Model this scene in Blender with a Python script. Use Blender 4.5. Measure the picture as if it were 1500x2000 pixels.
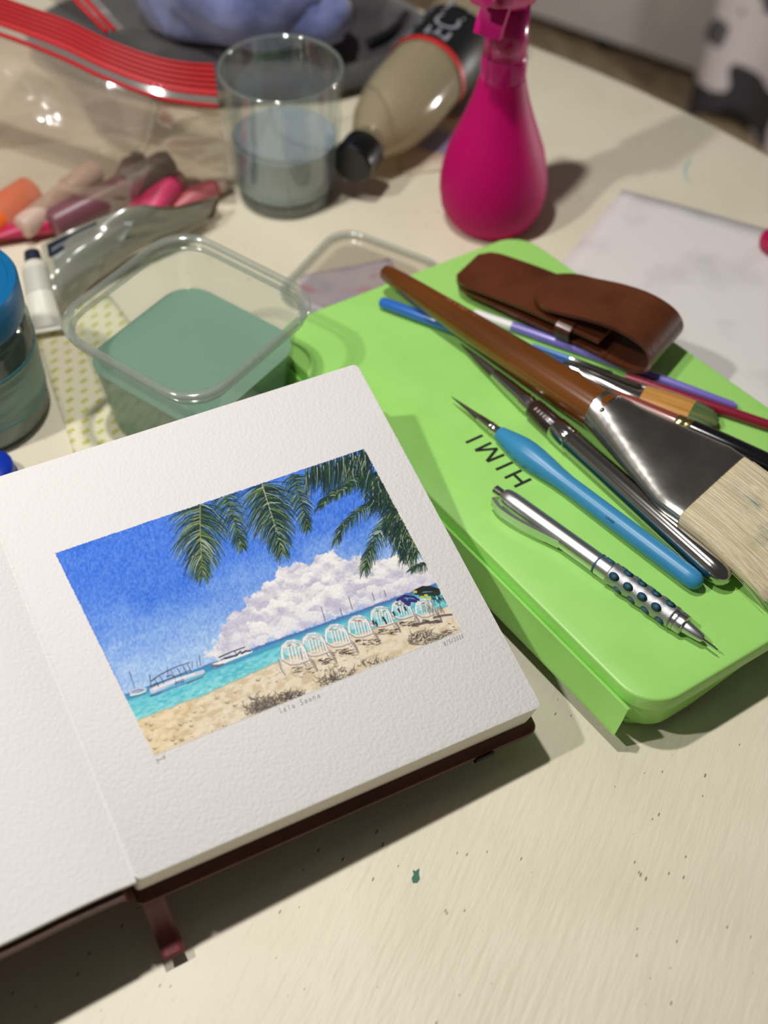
import bpy, bmesh, math, random
import numpy as np
from mathutils import Vector, Matrix

for o in list(bpy.data.objects):
    bpy.data.objects.remove(o, do_unlink=True)
scene = bpy.context.scene
COL = scene.collection

# ------------------------------------------------------------------ camera
F_PX, PITCH, ROLL, CAM_H = 2600.0, math.radians(49.6), math.radians(1.2), 0.5772
cam_data = bpy.data.cameras.new('camera')
cam = bpy.data.objects.new('camera', cam_data)
COL.objects.link(cam)
cam.matrix_world = (Matrix.Translation((0, 0, CAM_H)) @ Matrix.Rotation(math.pi / 2 - PITCH, 4, 'X')
                    @ Matrix.Rotation(ROLL, 4, 'Z'))
cam_data.sensor_fit = 'VERTICAL'
cam_data.sensor_height = 36.0
cam_data.lens = F_PX / 2000 * 36.0
cam_data.clip_start = 0.02
cam_data.clip_end = 30
cam_data.dof.use_dof = True
cam_data.dof.focus_distance = 0.66
cam_data.dof.aperture_fstop = cam_data.lens / 9.5
scene.camera = cam

# ------------------------------------------------------------------ world, lamps, exposure
world = bpy.data.worlds.new('room_light')
scene.world = world
world.use_nodes = True
world.node_tree.nodes['Background'].inputs[0].default_value = (1.0, 0.96, 0.9, 1)
world.node_tree.nodes['Background'].inputs[1].default_value = 0.065


def bulb(name, loc, power, radius=0.024, col=(1.0, 0.975, 0.945)):
    l = bpy.data.lights.new(name, 'POINT')
    l.energy = power
    l.shadow_soft_size = radius
    l.color = col
    o = bpy.data.objects.new(name, l)
    o.location = loc
    COL.objects.link(o)
    return o


# the two bulbs of the lamp hanging over the table
bulb('lamp_bulb', (-0.64, 0.26, 1.05), 25.5)
bulb('lamp_bulb', (-0.16, 0.56, 1.05), 24.0)
# added fill light, set below the tabletop to brighten bench and floor
bulb('bench_fill', (1.05, 1.15, -0.10), 19.0, 0.06)
scene.view_settings.view_transform = 'Standard'
scene.view_settings.look = 'None'
scene.view_settings.gamma = 1.0
scene.view_settings.use_curve_mapping = False
scene.view_settings.exposure = 0.0


# ------------------------------------------------------------------ helpers: measuring
def ray(px, py):
    x = (px - 750.0) / F_PX
    y = -(py - 1000.0) / F_PX
    c, s = math.cos(ROLL), math.sin(ROLL)
    x, y = c * x - s * y, s * x + c * y
    cp, sp = math.cos(PITCH), math.sin(PITCH)
    return x, cp + y * sp, -sp + y * cp


def at(px, py, z=0.0):
    """the point of the horizontal plane at height z that the photograph shows at (px, py)"""
    d = ray(px, py)
    k = (CAM_H - z) / -d[2]
    return Vector((d[0] * k, d[1] * k, z))


def lin(c):
    c = [v / 255.0 for v in c[:3]]
    return tuple(v / 12.92 if v <= 0.04045 else ((v + 0.055) / 1.055) ** 2.4 for v in c) + (1.0,)


def lerp(a, b, t):
    return a + (b - a) * t


# ------------------------------------------------------------------ helpers: materials
def mat(name, rgb, rough=0.5, metal=0.0, coat=0.0, spec=0.5, bump=None, noise=None, sheen=0.0, sss=0.0):
    """bump=(scale, strength, distance[, stretch]); noise=(scale, rgb2, lo, hi[, stretch])"""
    m = bpy.data.materials.new(name)
    m.use_nodes = True
    nt = m.node_tree
    b = nt.nodes['Principled BSDF']
    b.inputs['Base Color'].default_value = lin(rgb)
    b.inputs['Roughness'].default_value = rough
    b.inputs['Metallic'].default_value = metal
    b.inputs['Coat Weight'].default_value = coat
    b.inputs['Coat Roughness'].default_value = 0.08
    b.inputs['Specular IOR Level'].default_value = spec
    b.inputs['Sheen Weight'].default_value = sheen
    tc = nt.nodes.new('ShaderNodeTexCoord')

    def coords(stretch):
        if not stretch:
            return tc.outputs['Object']
        mp = nt.nodes.new('ShaderNodeMapping')
        mp.vector_type = 'TEXTURE'
        mp.inputs['Rotation'].default_value = (0, 0, stretch[1])
        mp.inputs['Scale'].default_value = stretch[0]
        nt.links.new(tc.outputs['Object'], mp.inputs[0])
        return mp.outputs[0]
    if noise:
        n = nt.nodes.new('ShaderNodeTexNoise')
        n.inputs['Scale'].default_value = noise[0]
        n.inputs['Detail'].default_value = 4
        nt.links.new(coords(noise[4] if len(noise) > 4 else None), n.inputs['Vector'])
        r = nt.nodes.new('ShaderNodeValToRGB')
        r.color_ramp.elements[0].position = noise[2]
        r.color_ramp.elements[1].position = noise[3]
        r.color_ramp.elements[0].color = lin(rgb)
        r.color_ramp.elements[1].color = lin(noise[1])
        nt.links.new(n.outputs['Fac'], r.inputs[0])
        nt.links.new(r.outputs[0], b.inputs['Base Color'])
    if bump:
        n = nt.nodes.new('ShaderNodeTexNoise')
        n.inputs['Scale'].default_value = bump[0]
        n.inputs['Detail'].default_value = 3
        nt.links.new(coords(bump[3] if len(bump) > 3 else None), n.inputs['Vector'])
        bp = nt.nodes.new('ShaderNodeBump')
        bp.inputs['Strength'].default_value = bump[1]
        bp.inputs['Distance'].default_value = bump[2]
        nt.links.new(n.outputs['Fac'], bp.inputs['Height'])
        nt.links.new(bp.outputs[0], b.inputs['Normal'])
    return m


def film(name, tint, haze, gloss, rough=0.08, haze_rgb=(225, 220, 210), edge=0.5, bump=None):
    """thin clear plastic or glass: passes light, scatters a little, mirrors more at grazing angles"""
    m = bpy.data.materials.new(name)
    m.use_nodes = True
    nt = m.node_tree
    nt.nodes.remove(nt.nodes['Principled BSDF'])
    out = nt.nodes['Material Output']
    tr = nt.nodes.new('ShaderNodeBsdfTransparent')
    tr.inputs[0].default_value = lin(tint)
    df = nt.nodes.new('ShaderNodeBsdfDiffuse')
    df.inputs[0].default_value = lin(haze_rgb)
    gl = nt.nodes.new('ShaderNodeBsdfGlossy')
    gl.inputs['Roughness'].default_value = rough
    m1 = nt.nodes.new('ShaderNodeMixShader')
    m1.inputs[0].default_value = haze
    nt.links.new(tr.outputs[0], m1.inputs[1])
    nt.links.new(df.outputs[0], m1.inputs[2])
    lw = nt.nodes.new('ShaderNodeLayerWeight')
    lw.inputs[0].default_value = edge
    mr = nt.nodes.new('ShaderNodeMapRange')
    mr.inputs['To Min'].default_value = gloss * 0.5
    mr.inputs['To Max'].default_value = min(1.0, gloss * 1.6)
    nt.links.new(lw.outputs['Fresnel'], mr.inputs['Value'])
    m2 = nt.nodes.new('ShaderNodeMixShader')
    nt.links.new(mr.outputs[0], m2.inputs[0])
    nt.links.new(m1.outputs[0], m2.inputs[1])
    nt.links.new(gl.outputs[0], m2.inputs[2])
    nt.links.new(m2.outputs[0], out.inputs[0])
    if bump:
        tc = nt.nodes.new('ShaderNodeTexCoord')
        n = nt.nodes.new('ShaderNodeTexNoise')
        n.inputs['Scale'].default_value = bump[0]
        nt.links.new(tc.outputs['Object'], n.inputs['Vector'])
        bp = nt.nodes.new('ShaderNodeBump')
        bp.inputs['Strength'].default_value = bump[1]
        bp.inputs['Distance'].default_value = bump[2]
        nt.links.new(n.outputs['Fac'], bp.inputs['Height'])
        nt.links.new(bp.outputs[0], gl.inputs['Normal'])
    return m


def murky(name, rgb, through=0.5):
    """cloudy water: scatters light on and through its surface, with a wet shine"""
    m = bpy.data.materials.new(name)
    m.use_nodes = True
    nt = m.node_tree
    nt.nodes.remove(nt.nodes['Principled BSDF'])
    df = nt.nodes.new('ShaderNodeBsdfDiffuse')
    tl = nt.nodes.new('ShaderNodeBsdfTranslucent')
    gl = nt.nodes.new('ShaderNodeBsdfGlossy')
    gl.inputs['Roughness'].default_value = 0.04
    df.inputs[0].default_value = tl.inputs[0].default_value = lin(rgb)
    m1 = nt.nodes.new('ShaderNodeMixShader')
    m1.inputs[0].default_value = through
    fr = nt.nodes.new('ShaderNodeFresnel')
    fr.inputs[0].default_value = 1.33
    m2 = nt.nodes.new('ShaderNodeMixShader')
    nt.links.new(df.outputs[0], m1.inputs[1])
    nt.links.new(tl.outputs[0], m1.inputs[2])
    nt.links.new(fr.outputs[0], m2.inputs[0])
    nt.links.new(m1.outputs[0], m2.inputs[1])
    nt.links.new(gl.outputs[0], m2.inputs[2])
    nt.links.new(m2.outputs[0], nt.nodes['Material Output'].inputs[0])
    return m


# ------------------------------------------------------------------ helpers: objects
def thing(name, label, cat, loc, group=None, kind=None):
    o = bpy.data.objects.new(name, None)
    o.empty_display_size = 0.01
    o.location = loc
    COL.objects.link(o)
    tag(o, label, cat, group, kind)
    return o


def tag(o, label=None, cat=None, group=None, kind=None):
    for k, v in (('label', label), ('category', cat), ('group', group), ('kind', kind)):
        if v:
            o[k] = v
    return o


def root_of(p):
    return p.matrix_world.copy() if p.parent is None else p.matrix_world.copy()


def link(name, me, material, parent=None, smooth=True, sharp=None):
    """a mesh given in world coordinates, as an object; its origin goes to the parent's place"""
    if material:
        me.materials.append(material)
    o = bpy.data.objects.new(name, me)
    COL.objects.link(o)
    if smooth:
        me.polygons.foreach_set('use_smooth', [True] * len(me.polygons))
        if sharp:
            me.set_sharp_from_angle(angle=math.radians(sharp))
    if parent is not None:
        base = parent
        while base.parent is not None:
            base = base.parent
        me.transform(Matrix.Translation(-base.location))
        o.parent = parent
    return o


def mesh(name, verts, faces):
    me = bpy.data.meshes.new(name)
    me.from_pydata([tuple(v) for v in verts], [], faces)
    me.update()
    return me


def fix(me):
    bm = bmesh.new()
    bm.from_mesh(me)
    bmesh.ops.remove_doubles(bm, verts=bm.verts, dist=1e-6)
    bmesh.ops.recalc_face_normals(bm, faces=bm.faces)
    bm.to_mesh(me)
    bm.free()
    me.update()
    return me


def rings(name, rs, cap0=True, cap1=True):
    """loft through closed rings of equal length"""
    n = len(rs[0])
    V = [p for r in rs for p in r]
    Fc = []
    for i in range(len(rs) - 1):
        for j in range(n):
            k = (j + 1) % n
            Fc.append((i * n + j, i * n + k, (i + 1) * n + k, (i + 1) * n + j))
    if cap0:
        Fc.append(tuple(range(n))[::-1])
    if cap1:
        Fc.append(tuple((len(rs) - 1) * n + j for j in range(n)))
    return fix(mesh(name, V, Fc))


def tube(name, p0, p1, prof, seg=24, n=2.0, cap0=True, cap1=True, side=None):
    """loft along p0-p1; prof = [(t, half_width, half_height)]; n = superellipse exponent or list of them"""
    ax = (p1 - p0)
    d = ax.normalized()
    s = side or d.cross(Vector((0, 0, 1)))
    s = s.normalized()
    u = s.cross(d).normalized()
    rs = []
    for i, pr in enumerate(prof):
        t, a, b = pr[0], pr[1], pr[2] if len(pr) > 2 else pr[1]
        e = n[i] if isinstance(n, (list, tuple)) else n
        c = p0 + ax * t
        r = []
        for j in range(seg):
            th = 2 * math.pi * (j + 0.5) / seg
            cx, sx = math.cos(th), math.sin(th)
            x = math.copysign(abs(cx) ** (2 / e), cx) * a
            y = math.copysign(abs(sx) ** (2 / e), sx) * b
            r.append(c + s * x + u * y)
        rs.append(r)
    return rings(name, rs, cap0, cap1)


def lathe(name, base, prof, seg=48, cap0=True, cap1=True):
    rs = []
    for r, z in prof:
        rs.append([Vector((base[0] + r * math.cos(2 * math.pi * j / seg), base[1] + r * math.sin(2 * math.pi * j / seg), base[2] + z))
                   for j in range(seg)])
    return rings(name, rs, cap0, cap1)


def rounded(poly, rad, seg=8):
    """2-D polygon with rounded corners"""
    out = []
    n = len(poly)
    for i in range(n):
        p = Vector(poly[i][:2])
        a = Vector(poly[i - 1][:2]) - p
        b = Vector(poly[(i + 1) % n][:2]) - p
        a.normalize()
        b.normalize()
        half = math.acos(max(-1, min(1, a.dot(b)))) / 2
        t = rad / math.tan(half)
        c = p + (a + b).normalized() * (rad / math.sin(half))
        s, e = p + a * t - c, p + b * t - c
        a0 = math.atan2(s.y, s.x)
        da = math.atan2(s.x * e.y - s.y * e.x, s.dot(e))
        for k in range(seg + 1):
            th = a0 + da * k / seg
            out.append((c.x + rad * math.cos(th), c.y + rad * math.sin(th)))
    return out


def inset(poly, d):
    """move every vertex of a counter-clockwise convex outline inwards by d"""
    n = len(poly)
    out = []
    for i in range(n):
        p, a, b = Vector(poly[i]), Vector(poly[i - 1]), Vector(poly[(i + 1) % n])
        t = (b - a).normalized()
        out.append((p.x - t.y * d, p.y + t.x * d))
    return out


def ccw(poly):
    s = sum(poly[i - 1][0] * poly[i][1] - poly[i][0] * poly[i - 1][1] for i in range(len(poly)))
    return list(poly) if s > 0 else list(poly)[::-1]


def stack(name, layers, cap0=True, cap1=True):
    """layers = [(outline2d, z)]"""
    return rings(name, [[Vector((x, y, z)) for x, y in o] for o, z in layers], cap0, cap1)


def box_path(name, pts, w, h, side=None):
    """rectangular bar along a polyline"""
    rs = []
    for i, p in enumerate(pts):
        d = (pts[min(i + 1, len(pts) - 1)] - pts[max(i - 1, 0)]).normalized()
        s = (side or d.cross(Vector((0, 0, 1)))).normalized()
        u = s.cross(d).normalized()
        rs.append([p + s * w / 2 + u * h / 2, p - s * w / 2 + u * h / 2, p - s * w / 2 - u * h / 2, p + s * w / 2 - u * h / 2])
    return rings(name, rs)


def sheet(name, grid):
    """open surface from rows of points"""
    nu = len(grid[0])
    V = [p for r in grid for p in r]
    Fc = [(i * nu + j, i * nu + j + 1, (i + 1) * nu + j + 1, (i + 1) * nu + j) for i in range(len(grid) - 1) for j in range(nu - 1)]
    return mesh(name, V, Fc)


def slab(name, top, thick):
    """closed slab below a grid of points"""
    nr, nu = len(top), len(top[0])
    V = [p for r in top for p in r] + [p - Vector((0, 0, thick)) for r in top for p in r]
    N = nr * nu
    Fc = []
    for i in range(nr - 1):
        for j in range(nu - 1):
            q = (i * nu + j, i * nu + j + 1, (i + 1) * nu + j + 1, (i + 1) * nu + j)
            Fc.append(q)
            Fc.append(tuple(k + N for k in q[::-1]))
    for j in range(nu - 1):
        Fc.append((j + 1, j, j + N, j + 1 + N))
        k = (nr - 1) * nu + j
        Fc.append((k, k + 1, k + 1 + N, k + N))
    for i in range(nr - 1):
        Fc.append((i * nu, (i + 1) * nu, (i + 1) * nu + N, i * nu + N))
        k = i * nu + nu - 1
        Fc.append((k + nu, k, k + N, k + nu + N))
    return fix(mesh(name, V, Fc))


def text(name, body, size, origin, tdir, updir, material, parent, extrude=0.00005, align='LEFT'):
    cu = bpy.data.curves.new(name, 'FONT')
    cu.body = body
    cu.size = size
    cu.extrude = extrude
    cu.align_x = align
    tmp = bpy.data.objects.new(name, cu)
    COL.objects.link(tmp)
    bpy.context.view_layer.update()
    me = bpy.data.meshes.new_from_object(tmp)
    bpy.data.objects.remove(tmp)
    t = tdir.normalized()
    nrm = t.cross(updir).normalized()
    up = nrm.cross(t)
    M = Matrix(((t.x, up.x, nrm.x, origin.x), (t.y, up.y, nrm.y, origin.y), (t.z, up.z, nrm.z, origin.z), (0, 0, 0, 1)))
    me.transform(M)
    return link(name, me, material, parent, smooth=False)


def curve_pts(pts, n):
    """Catmull-Rom through points (tuples or Vectors)"""
    P = [Vector(p) for p in pts]
    P = [P[0] * 2 - P[1]] + P + [P[-1] * 2 - P[-2]]
    m = len(P) - 3
    out = []
    for k in range(n):
        s = min(k / (n - 1) * m, m - 1e-9)
        i = int(s)
        t = s - i
        a, b, c, d = P[i:i + 4]
        out.append(0.5 * ((2 * b) + (c - a) * t + (2 * a - 5 * b + 4 * c - d) * t * t + (3 * b - a - 3 * c + d) * t ** 3))
    return out


rnd = random.Random(7)

# ------------------------------------------------------------------ materials of the table and the room
M_black = mat('black_print', (14, 14, 14), 0.6)
M_chrome = mat('chrome', (205, 202, 198), 0.10, 1.0)
M_steel = mat('brushed_steel', (190, 190, 192), 0.26, 1.0)
M_white_plastic = mat('white_plastic', (236, 234, 230), 0.35)


def table_material():
    m = mat('cream_paint', (229, 219, 193), 0.42, spec=0.4)
    nt = m.node_tree
    b = nt.nodes['Principled BSDF']
    tc = nt.nodes['Texture Coordinate']
    mp = nt.nodes.new('ShaderNodeMapping')
    mp.vector_type = 'TEXTURE'
    mp.inputs['Rotation'].default_value = (0, 0, math.radians(66))
    mp.inputs['Scale'].default_value = (5, 0.8, 1)
    nt.links.new(tc.outputs['Object'], mp.inputs[0])
    n1 = nt.nodes.new('ShaderNodeTexNoise')
    n1.inputs['Scale'].default_value = 230
    n1.inputs['Detail'].default_value = 5
    nt.links.new(mp.outputs[0], n1.inputs['Vector'])
    # pits where the paint has chipped
    mp2 = nt.nodes.new('ShaderNodeMapping')
    mp2.vector_type = 'TEXTURE'
    mp2.inputs['Rotation'].default_value = (0, 0, math.radians(66))
    mp2.inputs['Scale'].default_value = (2.2, 0.8, 1)
    nt.links.new(tc.outputs['Object'], mp2.inputs[0])
    vo = nt.nodes.new('ShaderNodeTexVoronoi')
    vo.inputs['Scale'].default_value = 190
    nt.links.new(mp2.outputs[0], vo.inputs['Vector'])
    n2 = nt.nodes.new('ShaderNodeTexNoise')
    n2.inputs['Scale'].default_value = 16
    nt.links.new(tc.outputs['Object'], n2.inputs['Vector'])
    thr = nt.nodes.new('ShaderNodeMapRange')
    thr.inputs['From Min'].default_value = 0.40
    thr.inputs['From Max'].default_value = 0.66
    thr.inputs['To Min'].default_value = 0.0
    thr.inputs['To Max'].default_value = 0.12
    nt.links.new(n2.outputs['Fac'], thr.inputs['Value'])
    lt = nt.nodes.new('ShaderNodeMath')
    lt.operation = 'LESS_THAN'
    nt.links.new(vo.outputs['Distance'], lt.inputs[0])
    nt.links.new(thr.outputs[0], lt.inputs[1])
    # soft tone variation
    n3 = nt.nodes.new('ShaderNodeTexNoise')
    n3.inputs['Scale'].default_value = 14
    nt.links.new(tc.outputs['Object'], n3.inputs['Vector'])
    rp = nt.nodes.new('ShaderNodeValToRGB')
    rp.color_ramp.elements[0].position = 0.3
    rp.color_ramp.elements[1].position = 0.7
    rp.color_ramp.elements[0].color = lin((222, 214, 190))
    rp.color_ramp.elements[1].color = lin((231, 223, 200))
    nt.links.new(n3.outputs['Fac'], rp.inputs[0])
    mx = nt.nodes.new('ShaderNodeMix')
    mx.data_type = 'RGBA'
    nt.links.new(lt.outputs[0], mx.inputs[0])
    nt.links.new(rp.outputs[0], mx.inputs[6])
    mx.inputs[7].default_value = lin((150, 138, 110))
    nt.links.new(mx.outputs[2], b.inputs['Base Color'])
    sub = nt.nodes.new('ShaderNodeMath')
    sub.operation = 'MULTIPLY_ADD'
    nt.links.new(lt.outputs[0], sub.inputs[0])
    sub.inputs[1].default_value = -0.5
    nt.links.new(n1.outputs['Fac'], sub.inputs[2])
    bp = nt.nodes.new('ShaderNodeBump')
    bp.inputs['Strength'].default_value = 0.55
    bp.inputs['Distance'].default_value = 0.0008
    nt.links.new(sub.outputs[0], bp.inputs['Height'])
    nt.links.new(bp.outputs[0], b.inputs['Normal'])
    return m


# ------------------------------------------------------------------ the room
FLOOR_Z = -0.75
floor = bpy.data.objects.new('floor', None)
floor.location = (0, 1.5, FLOOR_Z)
COL.objects.link(floor)
tag(floor, 'grey brown wooden plank floor', None, None, 'structure')
M_floor = mat('grey_brown_wood', (184, 162, 132), 0.5, noise=(5, (140, 120, 96), 0.35, 0.7, ((1, .11, 1), math.radians(-33))), bump=(12, 0.3, 0.002, ((1, .07, 1), math.radians(-33))))
sub_me = mesh('subfloor', [(-2.6, -2.2, FLOOR_Z - 0.03), (3.4, -2.2, FLOOR_Z - 0.03), (3.4, 4.6, FLOOR_Z - 0.03), (-2.6, 4.6, FLOOR_Z - 0.03)], [(0, 1, 2, 3)])
link('subfloor', sub_me, mat('dark_wood_gap', (112, 97, 78), 0.9), floor)
PLW, PLL = 0.135, 1.6
pl_me = None
ang = math.radians(-33)
for i in range(-34, 36):
    for j in range(-4, 5):
        ox = (j + (0.37 if i % 2 else 0.0)) * PLL
        oy = i * PLW
        cx = 0.6 + ox * math.cos(ang) - oy * math.sin(ang)
        cy = 2.0 + ox * math.sin(ang) + oy * math.cos(ang)
        if not (-2.3 < cx < 3.1 and -1.9 < cy < 4.3):
            continue
        if pl_me is None:
            bm = bmesh.new()
            bmesh.ops.create_cube(bm, size=1.0, matrix=Matrix.Diagonal((PLL - 0.004, PLW - 0.004, 0.024, 1)))
            pl_me = bpy.data.meshes.new('plank')
            bm.to_mesh(pl_me)
            bm.free()
            pl_me.materials.append(M_floor)
        p = bpy.data.objects.new('plank', pl_me)
        COL.objects.link(p)
        p.parent = floor
        p.location = (cx, cy - 1.5, -0.0125 + rnd.uniform(-0.0004, 0.0004))
        p.rotation_euler = (0, 0, ang)

M_wall = mat('wall_paint', (196, 190, 180), 0.8, bump=(60, 0.1, 0.002))
for nm, a, b in (('wall_back', (-2.6, 4.6), (3.4, 4.6)), ('wall_left', (-2.6, -2.2), (-2.6, 4.6)), ('wall_right', (3.4, 4.6), (3.4, -2.2))):
    d = Vector((b[0] - a[0], b[1] - a[1], 0)).normalized()
    nn = Vector((-d.y, d.x, 0)) * 0.08
    A, B = Vector((*a, 0)), Vector((*b, 0))
    lo, hi = Vector((0, 0, FLOOR_Z - 0.03)), Vector((0, 0, 1.75))
    w = link(nm, rings(nm, [[A + lo, B + lo, B + nn + lo, A + nn + lo], [A + hi, B + hi, B + nn + hi, A + nn + hi]]), M_wall, None, smooth=False)
    tag(w, 'plain painted room wall', None, None, 'structure')

# upholstered bench across the room, with a patterned throw
b0, b1 = at(1065, 36, -0.70), at(1500, 186, -0.70)
bd = (b1 - b0).normalized()
bn = Vector((-bd.y, bd.x, 0))
if bn.y < 0:
    bn = -bn
M_uphol = mat('off_white_upholstery', (214, 207, 202), 0.9, bump=(160, 0.25, 0.002), noise=(6, (196, 190, 188), 0.4, 0.65))
bench = thing('upholstered_bench', 'long off-white upholstered bench standing on the wooden floor beyond the table', 'bench', (b0.x, b0.y, FLOOR_Z))
bA = b0 - bd * 1.1


def bench_layer(d0, d1, z):
    return [bA + bn * d0 + Vector((0, 0, z - bA.z)), bA + bd * 2.4 + bn * d0 + Vector((0, 0, z - bA.z)),
            bA + bd * 2.4 + bn * d1 + Vector((0, 0, z - bA.z)), bA + bn * d1 + Vector((0, 0, z - bA.z))]


bo = link('base', rings('base', [bench_layer(0, .6, -.70), bench_layer(0, .6, -.48), bench_layer(.01, .59, -.47)]), M_uphol, bench, smooth=False)
link('seat_cushion', rings('seat_cushion', [bench_layer(.01, .6, -.468), bench_layer(-.015, .6, -.45), bench_layer(-.02, .6, -.37), bench_layer(.0, .59, -.345), bench_layer(.06, .55, -.34)]), M_uphol, bench)
link('backrest', rings('backrest', [bench_layer(.46, .6, -.34), bench_layer(.45, .62, -.2), bench_layer(.47, .62, -.02), bench_layer(.5, .6, 0.0)]), M_uphol, bench)
M_darkwood = mat('dark_wood', (38, 30, 25), 0.5)
for s in (0.08, 1.2, 2.32):
    for dd in (0.06, 0.54):
        c = bA + bd * s + bn * dd
        link('leg', tube('leg', Vector((c.x, c.y, FLOOR_Z)), Vector((c.x, c.y, -.70)), [(0, .018), (1, .025)], 10, side=Vector((1, 0, 0))), M_darkwood, bench)

M_throw = mat('black_and_white_throw', (214, 205, 206), 0.9)
nt = M_throw.node_tree
tc = nt.nodes['Texture Coordinate']
wv = nt.nodes.new('ShaderNodeTexNoise')
wv.inputs['Scale'].default_value = 7.0
wv.inputs['Detail'].default_value = 1
wv.inputs['Distortion'].default_value = 1.2
rp = nt.nodes.new('ShaderNodeValToRGB')
rp.color_ramp.interpolation = 'CONSTANT'
rp.color_ramp.elements[0].color = lin((58, 55, 60))
rp.color_ramp.elements[1].position = 0.47
rp.color_ramp.elements[1].color = lin((214, 205, 206))
e = rp.color_ramp.elements.new(0.62)
e.color = lin((96, 92, 98))
nt.links.new(tc.outputs['Object'], wv.inputs['Vector'])
nt.links.new(wv.outputs['Fac'], rp.inputs[0])
nt.links.new(rp.outputs[0], nt.nodes['Principled BSDF'].inputs['Base Color'])
t0 = at(1385, 150, -0.70)
ts = (t0 - bA).dot(bd)
grid = []
for i in range(24):
    row = []
    for j in range(30):
        s = ts + 0.5 * j / 29
        k = i / 23
        wob = 0.012 * math.sin(s * 40) * (0.3 + k) + 0.008 * math.sin(s * 17 + 1)
        if k < 0.35:
            d, z = 0.30 - 0.33 * k / 0.35, -0.325
        else:
            kk = (k - 0.35) / 0.65
            d, z = -0.04 - 0.03 * min(1, kk * 4) - wob * kk, lerp(-0.335, -0.735 + 0.03 * math.sin(j * 0.5), kk)
        p = bA + bd * s + bn * d
        row.append(Vector((p.x, p.y, z)))
    grid.append(row)
th = link('throw_blanket', slab('throw_blanket', grid, 0.006), M_throw)
tag(th, 'white throw with big black and grey pattern hanging over the bench', 'blanket')

# ------------------------------------------------------------------ the table
TC, TR = (-0.39, 0.249), 0.904
table = thing('round_table', 'round cream painted wooden table with chipped brushed paint carrying everything', 'table', (TC[0], TC[1], FLOOR_Z))
M_table = table_material()
link('tabletop', lathe('tabletop', (TC[0], TC[1], 0), [(0.3, -0.03), (TR - 0.012, -0.03), (TR - 0.002, -0.026), (TR, -0.015), (TR - 0.001, -0.005), (TR - 0.006, -0.001), (TR - 0.012, 0.0), (0.6, 0.0)], 160), M_table, table, sharp=50)
link('pedestal', lathe('pedestal', (TC[0], TC[1], FLOOR_Z), [(0.10, 0.1), (0.075, 0.16), (0.06, 0.3), (0.08, 0.5), (0.11, 0.66), (0.32, 0.7), (0.32, 0.72)], 32), M_table, table, sharp=40)
for k in range(4):
    a = math.pi / 2 * k + 0.4
    dv = Vector((math.cos(a), math.sin(a), 0))
    c = Vector((TC[0], TC[1], FLOOR_Z))
    link('foot', box_path('foot', [c + dv * 0.05 + Vector((0, 0, .14)), c + dv * 0.25 + Vector((0, 0, .1)), c + dv * 0.45 + Vector((0, 0, .025))], 0.06, 0.05), M_table, table, smooth=False)


def blot(name, pts, z, material, parent, th=0.0002):
    poly = ccw([tuple(at(x, y, z)[:2]) for x, y in pts])
    return link(name, stack(name, [(poly, z - th), (poly, z)]), material, parent, smooth=False)


link_green = mat('dried_green_paint', (48, 112, 82), 0.6)
blot('paint_fleck', [(806, 1699), (812, 1701), (819, 1696), (818, 1706), (820, 1716), (815, 1724), (806, 1724), (804, 1715), (808, 1708)], 0.0003, link_green, table)
tag(table.children[-1], 'dried fleck of green paint')
M_bluemark = mat('pale_blue_paint_mark', (176, 200, 190), 0.6)
blot('paint_mark', [(1340, 318), (1347, 312), (1352, 310), (1345, 322), (1341, 335), (1344, 350), (1352, 357), (1341, 354), (1335, 340), (1334, 328)], 0.0003, M_bluemark, table)
tag(table.children[-1], 'faint pale blue arc of paint')

# ------------------------------------------------------------------ sketchbook
BLOCK_T, COVER_T = 0.0205, 0.0040
TILT_X, TILT_Y = -0.18, 0.17                 # the book leans on the edge of the paint case
C0 = at(1058, 1379, 0.0375)                  # its lowest corner
BN = Vector((-TILT_X, -TILT_Y, 1)).normalized()


def page_z(x, y):
    return C0.z + TILT_X * (x - C0.x) + TILT_Y * (y - C0.y)


def atp(px, py, off=0.0):
    d = ray(px, py)
    k = (C0.z + off - TILT_X * C0.x - TILT_Y * C0.y - CAM_H) / (d[2] - TILT_X * d[0] - TILT_Y * d[1])
    return Vector((d[0] * k, d[1] * k, CAM_H + d[2] * k))


def lift(p, t):
    """plan point -> point t below the page, measured square to it"""
    return Vector((p[0], p[1], page_z(p[0], p[1]))) - BN * t


M_page = mat('cold_press_paper', (230, 226, 224), 0.85, spec=0.2, bump=(560, 0.6, 0.0007))
M_pages = mat('page_edges', (236, 231, 218), 0.9, bump=(900, 0.4, 0.0004, ((30, 30, 0.5), 0)))
M_cover = mat('brown_leatherette', (92, 47, 33), 0.38, bump=(900, 0.25, 0.0003), noise=(40, (70, 34, 24), 0.4, 0.7))
pTR, pBR, pBG = atp(697, 710), atp(1058, 1379), atp(266, 1721)


def meet(a, b, c, d):
    """intersection in plan of line ab with line cd"""
    r, s = b - a, d - c
    t = ((c.x - a.x) * s.y - (c.y - a.y) * s.x) / (r.x * s.y - r.y * s.x)
    return a + r * t


pTG = meet(atp(697, 710), atp(0, 930), atp(264, 1695), atp(80, 1242))
book = thing('sketchbook', 'open sketchbook with thick white watercolour paper, brown cover and a beach painting', 'sketchbook', (pBG.x, pBG.y, 0))
eu = (pBR - pBG).normalized()
ev = (pTR - pBR).normalized()
quad = [pTR[:2], pTG[:2], pBG[:2], pBR[:2]]
out = rounded(quad, 0.0030, 5)


def slabs(name, layers):
    return rings(name, [[lift(p, t) for p in o] for o, t in layers])


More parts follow.
